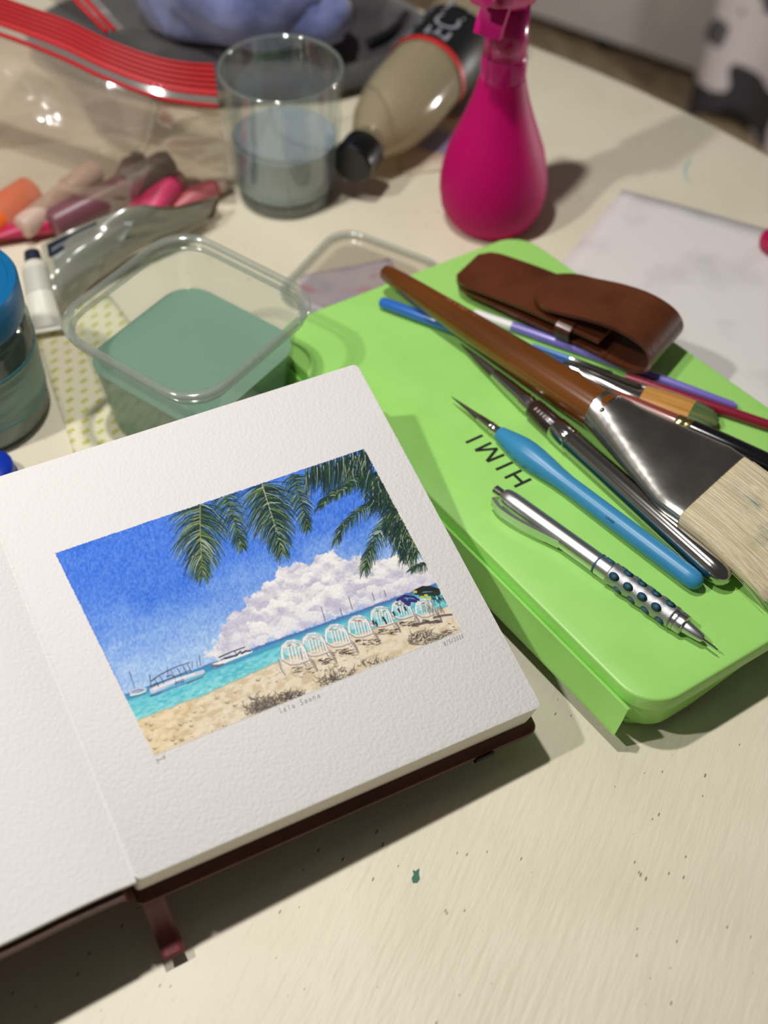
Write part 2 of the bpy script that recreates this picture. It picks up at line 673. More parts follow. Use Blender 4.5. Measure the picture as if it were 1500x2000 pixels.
link('page_block', slabs('page_block', [(inset(out, .0004), BLOCK_T), (inset(out, .0001), BLOCK_T * .5), (inset(out, .0001), .0006)]), M_pages, book, sharp=30)
link('page', slabs('page', [(out, .0007), (out, .0001), (inset(out, .0002), 0)]), M_page, book, sharp=30)
tag(book.children[-1], 'rough white watercolour page')
cvr = [pTR + eu * .003 + ev * .003, pTG - eu * .002 + ev * .003, pBG - eu * .002 - ev * .0058, pBR + eu * .0025 - ev * .0056]
co = rounded([p[:2] for p in cvr], 0.005, 5)
link('cover', slabs('cover', [(inset(co, .0012), BLOCK_T + COVER_T), (inset(co, .0003), BLOCK_T + COVER_T - .0007), (co, BLOCK_T + COVER_T - .0014), (co, BLOCK_T + .0008), (inset(co, .0010), BLOCK_T)]), M_cover, book, sharp=60)
# elastic band round the cover, seen as a small lump under its edge
eb = lerp(pBG, pBR, .86) - BN * (BLOCK_T + COVER_T * .5) - ev * .002
rows = [[eb + eu * w + ev * d - BN * t for w in (-.005, .005)] for d, t in ((-.0040, -.0016), (-.0048, .0), (-.0044, .0028), (.02, .0026), (.08, .0026))]
link('elastic_band', slab('elastic_band', rows, 0.0008), M_black, book)
# leaf and cover on the other side of the gutter, in the same plane, drooping to the table beyond the frame
gl = (pBG - pTG).normalized()
lb = atp(0, 1845) - pBG
wl = Vector((lb.x, lb.y, 0)).normalized()
WL = 0.215


def left_sheet(name, t, thick, over, material, g0=0.0):
    rows = []
    for i in range(12):
        k = i / 11
        row = []
        for j in range(24):
            s = g0 + (WL + over - g0) * j / 23
            p = lerp(pTG - gl * over, pBG + gl * over, k)
            p = Vector((p.x, p.y, 0)) + wl * s
            q = lift(p, t)
            q.z += 0.0010 * math.sin(min(1, s / 0.05) * math.pi)
            if s < 0.006 and t < .001:
                q.z -= 0.0005 * (1 - s / 0.006)
            if s > 0.09:
                q.z = lerp(q.z, 0.004 + .007 - t, ((s - .09) / (WL + .003 - .09)) ** 1.4)
            row.append(q)
        rows.append(row)
    return link(name, slab(name, rows, thick), material, book, sharp=40)


left_sheet('page', 0.0, 0.0018, 0.0, M_page)
tag(book.children[-1], 'blank rough white page')
left_sheet('cover', 0.0042, 0.0034, 0.003, M_cover, 0.006)
# spine and hinge between the two covers
rows = []
for base_p in (pBG - ev * .003 + eu * .004, pTG + ev * .003 + eu * .004):
    rows.append([lift((base_p + eu * s)[:2], t) for s, t in ((0.0, .0210), (-.004, .0210), (-.007, .0175), (-.009, .0115), (-.012, .0075), (-.018, .0062))])
link('spine', slab('spine', rows, 0.0018), M_cover, book)
# ribbon
rib = [at(288, 1732, .0300), at(295, 1746, .0300), at(302, 1766, .0255), at(312, 1790, .0185), at(322, 1815, .0125), at(333, 1842, .0088), at(342, 1866, .0072)]
rp_ = curve_pts(rib, 24)
wd = Vector((eu.x, eu.y, 0)) * 0.0052
grid = [[p - wd + Vector((0, 0, .0003)), p - wd * .4, p + wd * .4, p + wd + Vector((0, 0, -.0004))] for p in rp_]
M_rib = mat('wine_ribbon', (104, 34, 38), 0.45, sheen=0.3, bump=(1500, 0.2, 0.0003))
link('ribbon', slab('ribbon', grid, 0.0004), M_rib, book)
tag(book.children[-1], 'dark wine red ribbon bookmark')

# ------------------------------------------------------------------ the painting on the page
NX, NY = 720, 560
SRC = [(0, 0), (1, 0), (1, 1), (0, 1)]
DST = [(106, 1080), (712, 875), (902, 1232), (300, 1477)]


def homography(src, dst):
    A, b = [], []
    for (u, v), (x, y) in zip(src, dst):
        A.append([u, v, 1, 0, 0, 0, -u * x, -v * x]); b.append(x)
        A.append([0, 0, 0, u, v, 1, -u * y, -v * y]); b.append(y)
    h = np.linalg.solve(np.array(A, float), np.array(b, float))
    return np.append(h, 1).reshape(3, 3)


HM = homography(SRC, DST)
HI = np.linalg.inv(HM)
uu, vv = np.meshgrid(np.linspace(0, 1, NX), np.linspace(0, 1, NY))
den = HM[2, 0] * uu + HM[2, 1] * vv + 1
GX = (HM[0, 0] * uu + HM[0, 1] * vv + HM[0, 2]) / den
GY = (HM[1, 0] * uu + HM[1, 1] * vv + HM[1, 2]) / den
nrs = np.random.RandomState(3)
LAT = nrs.rand(256, 256)


def vnoise(x, y):
    xi, yi = np.floor(x).astype(int), np.floor(y).astype(int)
    fx, fy = x - xi, y - yi
    fx, fy = fx * fx * (3 - 2 * fx), fy * fy * (3 - 2 * fy)
    g = lambda a, b: LAT[b % 256, a % 256]
    return (g(xi, yi) * (1 - fx) + g(xi + 1, yi) * fx) * (1 - fy) + (g(xi, yi + 1) * (1 - fx) + g(xi + 1, yi + 1) * fx) * fy


def fbm(x, y, oct=4):
    s, a, t = 0, .5, 0
    for k in range(oct):
        s = s + a * vnoise(x * 2 ** k + 17 * k, y * 2 ** k + 31 * k)
        t += a
        a *= .5
    return s / t


def sm(a, b, x):
    t = np.clip((x - a) / (b - a), 0, 1)
    return t * t * (3 - 2 * t)


CV = np.zeros((NY, NX, 3))


def col(c):
    return np.array(c, float) / 255


def blend(mask, c):
    m = mask[..., None]
    CV[:] = CV * (1 - m) + (col(c) if not isinstance(c, np.ndarray) else c) * m


# coordinates along (A) and across (B) the picture, in photograph pixels, for streaky washes
ca, sa = math.cos(math.radians(-21)), math.sin(math.radians(-21))
PA = GX * ca + GY * sa
PB = -GX * sa + GY * ca
YH = 1357 + (GX - 241) * (1133 - 1357) / (870 - 241)
D = YH - GY                                  # height above the horizon line
grain = fbm(GX / 3.2, GY / 5.0, 3)
wash = fbm(PA / 70, PB / 45, 4)
skyt = sm(-10, 230, D + (wash - .5) * 110)
sky = col((168, 200, 240)) * (1 - skyt[..., None]) + col((74, 126, 228)) * skyt[..., None]
deep = sm(.45, .75, fbm(PA / 120 + 5, PB / 80 + 9, 3)) * sm(60, 220, D) * sm(520, 150, GX)
sky = sky * (1 - .6 * deep[..., None]) + col((38, 98, 218)) * .6 * deep[..., None]
pale = sm(.52, .8, fbm(PA / 60 + 40, PB / 30 + 3, 4)) * sm(250, 60, D)
sky = sky * (1 - .45 * pale[..., None]) + col((190, 212, 242)) * .45 * pale[..., None]
sky = sky + ((grain - .5) * .22)[..., None] * np.array([1.1, .9, .45])
CV[:] = np.clip(sky, 0, 1)


def poly_sdf(pts):
    P = np.array(pts, float)
    d = np.full(GX.shape, 1e9)
    ins = np.zeros(GX.shape, bool)
    for i in range(len(P)):
        a, b = P[i - 1], P[i]
        e = b - a
        wx, wy = GX - a[0], GY - a[1]
        t = np.clip((wx * e[0] + wy * e[1]) / (e @ e), 0, 1)
        d = np.minimum(d, (wx - t * e[0]) ** 2 + (wy - t * e[1]) ** 2)
        c = ((a[1] > GY) != (b[1] > GY)) & (GX < (b[0] - a[0]) * (GY - a[1]) / (b[1] - a[1] + 1e-9) + a[0])
        ins ^= c
    d = np.sqrt(d)
    return np.where(ins, -d, d)


cloud = [(402, 1282), (412, 1262), (428, 1250), (430, 1222), (447, 1203), (470, 1196), (478, 1168), (498, 1156), (512, 1136), (536, 1128), (546, 1110),
         (568, 1106), (582, 1098), (604, 1100), (618, 1086), (640, 1080), (650, 1068), (662, 1086), (688, 1096), (704, 1080), (716, 1098), (742, 1090),
         (772, 1082), (800, 1078), (826, 1092), (850, 1120), (880, 1135), (640, 1212), (500, 1262), (430, 1290)]
bn_ = fbm(GX / 16, GY / 16, 3)
sd = poly_sdf(cloud) + (bn_ - .5) * 20 + (fbm(GX / 6, GY / 6, 2) - .5) * 8
cm = sm(2.5, -2.5, sd)
# billows: rounded lumps lit from above
bl = np.zeros(GX.shape)
lump = np.full(GX.shape, 1e9)
for k in range(150):
    x = nrs.uniform(405, 880)
    y = nrs.uniform(1070, 1290)
    r = nrs.uniform(8, 24)
    q = np.sqrt(((GX - x) ** 2 + ((GY - y) * 1.1) ** 2)) / r + (fbm(GX / 9 + k, GY / 9, 2) - .5) * .5
    shade = np.clip(((GY - y) * .8 + (GX - x) * .25) / r, -1, 1)
    m = q < 1
    bl = np.where(m, shade, bl)
shade = sm(.05, .9, bl * .55 + (fbm(GX / 22 + 8, GY / 14, 4) - .5) * 1.5 + .42)
cc = col((246, 243, 240)) * (1 - shade[..., None]) + col((196, 192, 212)) * shade[..., None]
base_shade = sm(60, 5, D)[..., None] * .35
cc = cc * (1 - base_shade) + col((206, 206, 228)) * base_shade
warm = sm(.55, .75, fbm(GX / 18 + 60, GY / 18 + 2, 3))[..., None] * .35
cc = cc * (1 - warm) + col((250, 246, 234)) * warm
cc = cc + ((fbm(GX / 3, GY / 3, 2) - .5) * .07)[..., None]
CV[:] = CV * (1 - cm[..., None]) + np.clip(cc, 0, 1) * cm[..., None]
# sea
SH = np.interp(GX, [240, 262, 400, 545, 640, 760, 930], [1420, 1408, 1357, 1292, 1258, 1218, 1170]) + (fbm(GX / 14, GY / 14, 3) - .5) * 5
seam = sm(-1, 1, -D)
st = np.clip(-D / np.maximum(SH - YH, 8), 0, 1)
sea = col((62, 138, 188)) * (1 - sm(.0, .42, st))[..., None] + col((112, 204, 218)) * sm(.0, .42, st)[..., None]
sea = sea * (1 - .5 * sm(.5, 1, st)[..., None]) + col((150, 222, 222)) * .5 * sm(.5, 1, st)[..., None]
rip = fbm(PA / 9, PB / 3.5, 3)
sea = sea + ((rip - .5) * .35 * sm(.1, .6, st))[..., None] * np.array([1.2, .7, .6])
CV[:] = CV * (1 - seam[..., None]) + np.clip(sea, 0, 1) * seam[..., None]
blend(sm(4, 0, np.abs(D + 1 - (fbm(GX / 5, GY / 5, 2) - .5) * 5)) * sm(425, 500, GX) * .85, (92, 108, 172))
blend(sm(5, 0, np.abs(D + 12 - (wash - .5) * 10)) * .45 * sm(640, 500, GX), (40, 128, 170))
# sand
sandm = sm(-1.5, 1.5, GY - SH)
sn = fbm(PA / 16, PB / 9, 4)
sand = col((236, 221, 194)) * (1 - sm(.35, .7, sn))[..., None] + col((216, 196, 162)) * sm(.35, .7, sn)[..., None]
lite = sm(.55, .75, fbm(PA / 11 + 9, PB / 7 + 4, 3))[..., None] * .6
sand = sand * (1 - lite) + col((244, 234, 214)) * lite
yel = (sm(480, 300, GX) * .5)[..., None]
sand = sand * (1 - yel) + (sand * np.array([1.0, .95, .82])) * yel
CV[:] = CV * (1 - sandm[..., None]) + np.clip(sand, 0, 1) * sandm[..., None]
blend(sm(3, 0, np.abs(GY - SH)) * .5, (176, 166, 134))


def to_uv(x, y):
    w = HI[2, 0] * x + HI[2, 1] * y + HI[2, 2]
    return (HI[0, 0] * x + HI[0, 1] * y + HI[0, 2]) / w, (HI[1, 0] * x + HI[1, 1] * y + HI[1, 2]) / w


def stroke(pts, w0, w1, c, alpha=1.0):
    """a brush stroke along pts (photograph pixels), width w0 -> w1"""
    P = np.array(pts, float)
    pad = max(w0, w1) + 1.5
    x0, y0 = P.min(0) - pad
    x1, y1 = P.max(0) + pad
    us = [to_uv(x, y) for x, y in ((x0, y0), (x1, y0), (x1, y1), (x0, y1))]
    i0 = max(0, int(min(u[1] for u in us) * (NY - 1)))
    i1 = min(NY, int(max(u[1] for u in us) * (NY - 1)) + 2)
    j0 = max(0, int(min(u[0] for u in us) * (NX - 1)))
    j1 = min(NX, int(max(u[0] for u in us) * (NX - 1)) + 2)
    if i1 <= i0 or j1 <= j0:
        return
    X, Y = GX[i0:i1, j0:j1], GY[i0:i1, j0:j1]
    best = np.full(X.shape, -1e9)
    n = len(P) - 1
    for k in range(n):
        a, e = P[k], P[k + 1] - P[k]
        wx, wy = X - a[0], Y - a[1]
        t = np.clip((wx * e[0] + wy * e[1]) / (e @ e + 1e-9), 0, 1)
        d = np.hypot(wx - t * e[0], wy - t * e[1])
        w = w0 + (w1 - w0) * (k + t) / n
        best = np.maximum(best, w / 2 - d)
    m = (np.clip(best + .5, 0, 1) * alpha)[..., None]
    CV[i0:i1, j0:j1] = CV[i0:i1, j0:j1] * (1 - m) + col(c) * m


R = random.Random(11)
DARK = [(22, 44, 44), (28, 58, 48), (20, 36, 46), (34, 66, 52)]
OLIVE = [(112, 132, 58), (86, 116, 62), (146, 156, 82), (62, 98, 60)]
PALE = [(176, 184, 150), (196, 200, 176), (150, 168, 120)]


def quadpath(p, q, r):
    return [((1 - t) ** 2 * p[0] + 2 * t * (1 - t) * q[0] + t * t * r[0], (1 - t) ** 2 * p[1] + 2 * t * (1 - t) * q[1] + t * t * r[1])
            for t in (0, .25, .5, .75, 1)]


def interp_path(pts, t):
    n = len(pts) - 1
    s = min(t * n, n - 1e-6)
    i = int(s)
    f = s - i
    a, b = pts[i], pts[i + 1]
    return (a[0] + (b[0] - a[0]) * f, a[1] + (b[1] - a[1]) * f), (b[0] - a[0], b[1] - a[1])


def frond(spine, left, right, n, droop, mix=(.55, .33, .12), w=1.9, spread=1.0, both=True):
    """left/right: leaflet length as function of t; droop: extra downward pull"""
    order = []
    for k in range(n):
        t = (k + R.random()) / n
        for s in ((1, -1) if both else (1,)):
            order.append((t, s))
    R.shuffle(order)
    for t, s in order:
        (x, y), (dx, dy) = interp_path(spine, t)
        m = math.hypot(dx, dy) or 1
        dx, dy = dx / m, dy / m
        nx, ny = (-dy, dx) if s > 0 else (dy, -dx)
        Ln = (left(t) if s > 0 else right(t)) * R.uniform(.62, 1.14)
        f = .12 + .62 * t + R.uniform(-.26, .26)
        ax, ay = nx * spread * (1 - f * .6) + dx * f, ny * spread * (1 - f * .6) + dy * f
        q = (x + ax * Ln * .62, y + ay * Ln * .45)
        r = (x + ax * Ln, y + ay * Ln + droop * Ln)
        u = R.random()
        c = R.choice(DARK) if u < mix[0] else R.choice(OLIVE) if u < mix[0] + mix[1] else R.choice(PALE)
        stroke(quadpath((x, y), q, r), w * R.uniform(.7, 1.25), .5, c, R.uniform(.75, 1))


def bump_len(a, b, c):
    return lambda t: a + (b - a) * min(1, t / .35) if t < .35 else b + (c - b) * (t - .35) / .65


# two fronds hanging from the top edge in the middle
frond([(436, 958), (452, 1000), (466, 1045), (474, 1070)], bump_len(34, 36, 10), bump_len(34, 34, 10), 130, .4, (.62, .34, .04), 1.6)
frond([(391, 984), (391, 1030), (393, 1080), (396, 1126)], bump_len(60, 66, 14), bump_len(58, 58, 14), 210, .42, (.56, .30, .14), 1.9)
stroke([(391, 986), (391, 1040), (394, 1100)], 3, 1.5, (150, 150, 96), .8)
frond([(572, 926), (586, 965), (596, 1010), (602, 1034)], bump_len(30, 32, 10), bump_len(30, 28, 8), 130, .4, (.64, .3, .06), 1.6)
frond([(512, 945), (524, 985), (538, 1030), (552, 1082)], bump_len(50, 56, 16), bump_len(62, 60, 16), 220, .42, (.6, .28, .12), 1.9)
stroke([(512, 946), (524, 985), (540, 1040)], 3, 1.4, (158, 160, 130), .8)
for k in range(12):
    t = k / 11
    stroke([(512 + 30 * t, 950 + 90 * t), (514 + 30 * t, 953 + 90 * t)], 1.8, 1.4, (196, 196, 214), .7)
# the crown at the corner of the picture
for k in range(420):                          # hanging leaflets along the top
    t = R.random()
    x, y = 596 + t * 125, 918 - t * 42 + R.uniform(-6, 20)
    Ln = R.uniform(26, 62) * (1.0 if t > .25 else .7)
    stroke(quadpath((x, y), (x + R.uniform(-2, 5), y + Ln * .5), (x + R.uniform(-6, 4), y + Ln)), 1.9, .5, R.choice(DARK + DARK + OLIVE[3:] + PALE[:1]), .9)
frond([(722, 925), (690, 948), (660, 964), (638, 976), (626, 990)], bump_len(50, 44, 16), bump_len(14, 12, 6), 120, .55, (.68, .26, .06), 2.0, .8)
frond([(740, 920), (748, 950), (756, 985)], bump_len(40, 44, 20), bump_len(30, 30, 16), 120, .3, (.85, .13, .02), 2.4)
frond([(768, 958), (730, 982), (695, 1005), (668, 1030), (656, 1058)], bump_len(30, 34, 14), bump_len(16, 20, 10), 120, .55, (.66, .24, .10), 1.8, .8)
frond([(775, 985), (752, 1020), (730, 1060), (716, 1092), (712, 1112)], bump_len(18, 30, 16), bump_len(16, 30, 14), 120, .45, (.62, .26, .12), 1.9, .8)
frond([(762, 985), (775, 1020), (790, 1055), (806, 1082)], bump_len(30, 34, 22), bump_len(24, 26, 14), 150, .4, (.74, .2, .06), 2.2)
frond([(778, 1000), (795, 1040), (815, 1080)], bump_len(30, 34, 20), bump_len(20, 24, 14), 110, .45, (.6, .28, .12), 1.8)
for k in range(420):                          # the dense heart of the crown along the edge of the picture
    t = R.random()
    bx, by = 716 + 100 * t, 884 + 205 * t
    ins = R.uniform(0, 46) * (1 - .35 * t)
    x, y = bx - ins * .9, by + ins * .35 - 6
    if 735 < x < 765 and 985 < y < 1012:
        continue
    Ln = R.uniform(12, 34)
    stroke(quadpath((x, y), (x - R.uniform(0, 8), y + Ln * .5), (x + R.uniform(-14, 8), y + Ln)), 1.9, .5, R.choice(DARK + DARK + DARK + OLIVE[3:] + PALE[:1]), .9)
frond([(852, 1098), (830, 1102), (812, 1108), (803, 1114)], bump_len(20, 24, 12), bump_len(12, 14, 6), 60, .5, (.7, .22, .08), 1.7, .8)

INK = (62, 58, 72)
# boats
for pts, w in (([(253, 1312), (258, 1328), (264, 1347)], 1.5), ([(292, 1318), (294, 1332), (295, 1345)], 2), ([(327, 1303), (328, 1322)], 1.4),
               ([(389, 1280), (392, 1300)], 1.6), ([(375, 1292), (376, 1306)], 1.4), ([(384, 1292), (386, 1304)], 1.2)):
    stroke(pts, w, w * .8, INK, .85)
stroke([(256, 1352), (275, 1345), (284, 1346)], 8, 6, (196, 200, 220))
stroke([(256, 1358), (270, 1355), (284, 1350)], 4, 3, (238, 238, 238))
stroke([(255, 1361), (270, 1358), (285, 1353)], 1.4, 1.4, INK, .8)
stroke([(258, 1352), (270, 1347), (280, 1347)], 1.6, 1.4, INK, .8)
stroke([(298, 1348), (340, 1330), (396, 1312)], 12, 8, (206, 208, 226))
stroke([(300, 1346), (345, 1328), (380, 1316)], 3.5, 3, (240, 238, 238))
stroke([(296, 1342), (310, 1334), (350, 1318), (372, 1308)], 2, 1.6, INK, .8)
stroke([(296, 1330), (312, 1318), (345, 1302), (370, 1294)], 2.4, 1.6, INK, .9)
for x, y in ((302, 1326), (312, 1320), (334, 1310), (346, 1305), (357, 1301), (366, 1298)):
    stroke([(x, y), (x + 5, y + 8), (x + 8, y + 16)], 1.6, 1.2, INK, .8)
stroke([(300, 1338), (306, 1334), (309, 1338)], 3, 2, (70, 74, 96), .8)
stroke([(326, 1322), (334, 1318), (340, 1322)], 3, 2, (70, 74, 96), .7)
stroke([(294, 1359), (330, 1346), (396, 1322)], 4, 3, (96, 110, 168), .7)
for a, b in (((343, 1331), (343, 1337)), ((343, 1331), (348, 1333)), ((343, 1337), (348, 1333)), ((350, 1329), (350, 1334)), ((354, 1327), (354, 1333)), ((354, 1333), (358, 1331)), ((358, 1326), (358, 1331))):
    stroke([a, b], 1.4, 1.4, (40, 50, 130), .9)
stroke([(294, 1360), (304, 1357), (318, 1352)], 3, 2, (66, 74, 130), .8)
stroke([(365, 1335), (395, 1322), (400, 1316)], 3, 2, (90, 84, 96), .6)
stroke([(396, 1302), (410, 1296), (425, 1292)], 2.5, 2, (120, 116, 140), .7)
stroke([(418, 1300), (450, 1287), (490, 1272)], 8, 6, (242, 240, 238))
stroke([(416, 1301), (428, 1300), (436, 1297)], 6, 3, (92, 90, 106), .85)
stroke([(428, 1284), (450, 1274), (478, 1264)], 2.6, 2, (44, 42, 60), .95)
stroke([(440, 1286), (462, 1280), (470, 1272)], 4, 3, (50, 50, 74), .85)
stroke([(432, 1289), (440, 1284)], 2, 2, (70, 70, 96), .8)
stroke([(458, 1272), (464, 1280)], 1.5, 1.2, (44, 42, 60), .9)
stroke([(472, 1276), (480, 1272), (490, 1271)], 4, 3, (50, 54, 84), .85)
stroke([(420, 1306), (455, 1294), (490, 1280)], 2, 1.5, (104, 130, 176), .7)
for x, y, h in ((627, 1185, 27), (664, 1188, 14), (681, 1166, 24), (727, 1158, 14), (750, 1153, 12)):
    stroke([(x, y), (x + h * .3, y + h)], 1.5, 2, (110, 106, 128), .8)
# grey scrub along the lower edge
for cx, cy, rx, ry, n in ((535, 1372, 46, 16, 170), (500, 1388, 26, 10, 50), (575, 1358, 26, 9, 60), (645, 1330, 22, 12, 70), (668, 1318, 26, 14, 50), (735, 1295, 30, 8, 40), (835, 1248, 34, 12, 90), (855, 1242, 24, 12, 50)):
    for k in range(n):
        a = R.uniform(-math.pi, 0)
        x, y = cx + R.uniform(-1, 1) * rx, cy + R.uniform(-.6, 1) * ry
        Ln = R.uniform(5, 17)
        stroke([(x, y), (x + math.cos(a) * Ln * .5, y + math.sin(a) * Ln * .5), (x + math.cos(a + .3) * Ln, y + math.sin(a + .3) * Ln)], R.uniform(1, 2.6), .7,
               R.choice([(92, 84, 76), (72, 66, 62), (126, 114, 98), (60, 54, 54)]), .8)
for k in range(60):
    x, y = R.uniform(795, 880), R.uniform(1235, 1262)
    stroke([(x, y), (x + R.uniform(6, 16), y - R.uniform(-3, 9))], R.uniform(1.2, 3), 1, R.choice([(158, 142, 120), (222, 206, 178), (120, 108, 94)]), .8)
blend(np.clip(sm(30, 8, np.hypot((GX - 530) * .5, GY - 1386)) * .55, 0, 1), (104, 96, 88))
# dents and marks in the sand
for k in range(230):
    x = R.uniform(262, 720)
    y = np.interp(x, [262, 545, 720], [1412, 1305, 1260]) + R.uniform(0, 95)
    Ln = R.uniform(2, 9)
    stroke([(x, y), (x + Ln * .6, y + R.uniform(0, 2)), (x + Ln, y - Ln * .45)], R.uniform(1, 3.2), 1, R.choice([(178, 160, 136), (150, 134, 116), (196, 178, 148), (206, 190, 166), (110, 100, 90)]), R.uniform(.4, .8))
for x, y in ((292, 1416), (350, 1416), (300, 1462), (335, 1446), (352, 1445), (436, 1418), (414, 1428), (371, 1418), (456, 1378), (290, 1445)):
    stroke([(x, y), (x + 3, y + 2), (x + 7, y - 2)], 2.6, 1.2, (88, 80, 74), .8)
# white chairs in a row, seen from behind
BROWN = [(138, 124, 116), (104, 94, 90), (170, 156, 146)]


def chair(x, y, s, tint=None, dark=1.0):
    """x, y: top centre of the backrest"""
    def q(a, b):
        return (x + a * s * 1.36, y + b * s)
    back = [q(-14, 42), q(-16, 22), q(-15, 8), q(-8, 0), q(2, -2), q(11, 2), q(16, 12), q(20, 28), q(24, 40)]
    stroke([q(-6, 18), q(4, 14)], 20 * s, 20 * s, (206, 226, 226), .75)
    for a in (-8, -3, 2, 7, 12):
        stroke([q(a, 6), q(a + 2, 20), q(a + 5, 36)], 2.6 * s, 2.6 * s, (240, 236, 230), .95)
        stroke([q(a + 2.4, 8), q(a + 4.4, 20), q(a + 7, 34)], 1.1, 1.0, (118, 150, 154), .8)
    stroke([q(-12, 10), q(0, 5), q(12, 10)], 6 * s, 6 * s, (238, 234, 228))
    for k in range(7):
        a = R.uniform(-11, 8)
        stroke([q(a, 9 + R.uniform(-3, 2)), q(a + 4, 7 + R.uniform(-2, 3))], 1.6, 1.2, tint or R.choice(BROWN), .75)
    stroke(back, 4.6 * s, 5 * s, (244, 240, 236))
    stroke([(a - 2.6 * s, b + .5) for a, b in back[:5]], 1.1, 1.0, (150, 142, 142), .7)
    stroke([(a + 2.6 * s, b + .8) for a, b in back[4:]], 1.2, 1.2, (112, 104, 106), .8)
    stroke([q(-15, 38), q(0, 44), q(22, 36)], 6 * s, 6 * s, (232, 224, 216))
    stroke([q(-17, 36), q(-4, 46), q(8, 45), q(26, 36)], 1.6, 1.6, (126, 112, 108), .85)
    stroke([q(-18, 34), q(-16, 52), q(-10, 64)], 4 * s, 3 * s, (214, 204, 198))
    stroke([q(-20, 36), q(-17, 54), q(-11, 66)], 1.5, 1.5, (108, 98, 98), .85)
    stroke([q(25, 34), q(30, 46), q(34, 58)], 4 * s, 3 * s, (176, 164, 158))
    stroke([q(28, 36), q(33, 48), q(36, 58)], 1.5, 1.5, (90, 82, 84), .85)
    for k in range(int(26 * dark)):
        a, b = R.uniform(-6, 30), R.uniform(50, 63)
        stroke([q(a, b), q(a + R.uniform(3, 8), b + R.uniform(-4, 2))], R.uniform(1.2, 2.8), 1, R.choice([(62, 52, 54), (84, 70, 66), (48, 44, 50), (190, 172, 152)]), .8)


for (x, y), s, tint in zip(((828, 1172), (783, 1174), (743, 1187), (700, 1205), (656, 1222), (612, 1239), (572, 1253)), (.74, .78, .82, .88, .92, .94, 1.0),
                           (None, (40, 36, 60), (78, 148, 110), (206, 84, 74), (110, 160, 130), None, None)):
    chair(x, y, s, tint)
for x, y in ((728, 1213), (734, 1216), (748, 1206), (752, 1212), (778, 1190), (790, 1186), (768, 1196)):
    stroke([(x, y), (x + 3, y + 6)], 4, 3, (36, 38, 52), .9)
stroke([(776, 1172), (790, 1164), (808, 1166), (818, 1172)], 5, 4, (52, 40, 104))
stroke([(786, 1170), (798, 1180), (800, 1172), (812, 1174)], 9, 6, (58, 48, 116))
for k in range(10):
    stroke([(R.uniform(782, 812), R.uniform(1164, 1178))] * 2, 2, 2, (120, 108, 172), .6)
stroke([(814, 1156), (826, 1150), (842, 1150), (856, 1154)], 12, 9, (40, 42, 40))
stroke([(822, 1162), (840, 1160), (856, 1160)], 8, 7, (46, 56, 50))
for k in range(40):
    x, y = R.uniform(842, 868), R.uniform(1150, 1176)
    stroke([(x, y), (x + R.uniform(-5, 6), y + R.uniform(3, 10))], 1.8, .8, R.choice(DARK), .9)
for x, y in ((811, 1156), (832, 1163), (824, 1166), (838, 1168)):
    stroke([(x - 1.5, y), (x + 1.5, y)], 5, 5, (214, 206, 70), .95)
for k in range(26):
    x, y = R.uniform(826, 866), R.uniform(1172, 1192)
    stroke([(x, y), (x + R.uniform(2, 8), y + R.uniform(8, 22))], 1.6, 1, R.choice([(140, 126, 112), (104, 94, 86), (214, 204, 190)]), .8)
stroke([(848, 1206), (866, 1202), (886, 1200)], 5, 4, (96, 88, 92), .85)
stroke([(806, 1222), (832, 1216), (860, 1213)], 5, 4, (88, 80, 84), .8)
for x, y in ((884, 1224), (888, 1230), (876, 1218), (892, 1236)):
    stroke([(x, y), (x + 4, y + 1)], 2, 1.5, (96, 88, 80), .8)
# the ragged edge where the tape was pulled off
ed = np.minimum(np.minimum(uu * NX, (1 - uu) * NX), np.minimum(vv * NY, (1 - vv) * NY))
rag = sm(1.2, -.2, ed - fbm(GX / 2.2, GY / 2.2, 2) * 3.0 + .6)
blend(rag, (236, 231, 228))
blend(sm(5, 2, np.minimum(vv * NY, uu * NX)) * (1 - rag) * .35 * (D > 0), (40, 84, 190))

CV = np.clip(CV, 0, 1)
LINC = np.where(CV <= .04045, CV / 12.92, ((CV + .055) / 1.055) ** 2.4)
c_, s_ = math.cos(ROLL), math.sin(ROLL)
rx_ = (GX - 750) / F_PX
ry_ = -(GY - 1000) / F_PX
rx_, ry_ = c_ * rx_ - s_ * ry_, s_ * rx_ + c_ * ry_
dy_ = math.cos(PITCH) + ry_ * math.sin(PITCH)
dz_ = -math.sin(PITCH) + ry_ * math.cos(PITCH)
kk = (C0.z + .00012 - TILT_X * C0.x - TILT_Y * C0.y - CAM_H) / (dz_ - TILT_X * rx_ - TILT_Y * dy_)
VX = np.stack([rx_ * kk, dy_ * kk, CAM_H + dz_ * kk], -1).reshape(-1, 3)
me = bpy.data.meshes.new('painting')
me.vertices.add(NX * NY)
me.vertices.foreach_set('co', VX.ravel())
ii, jj = np.meshgrid(np.arange(NY - 1), np.arange(NX - 1), indexing='ij')
q = np.stack([ii * NX + jj, (ii + 1) * NX + jj, (ii + 1) * NX + jj + 1, ii * NX + jj + 1], -1).reshape(-1, 4)
me.loops.add(q.size)
me.loops.foreach_set('vertex_index', q.ravel().astype(np.int32))
me.polygons.add(len(q))
me.polygons.foreach_set('loop_start', (np.arange(len(q)) * 4).astype(np.int32))
me.update(calc_edges=True)
ca_ = me.color_attributes.new('paint', 'FLOAT_COLOR', 'POINT')
ca_.data.foreach_set('color', np.concatenate([LINC.reshape(-1, 3), np.ones((NX * NY, 1))], 1).ravel())
M_paint = mat('watercolour', (255, 255, 255), 0.75, spec=0.25, bump=(560, 0.5, 0.0006))
nt = M_paint.node_tree
an = nt.nodes.new('ShaderNodeVertexColor')
an.layer_name = 'paint'
nt.links.new(an.outputs['Color'], nt.nodes['Principled BSDF'].inputs['Base Color'])
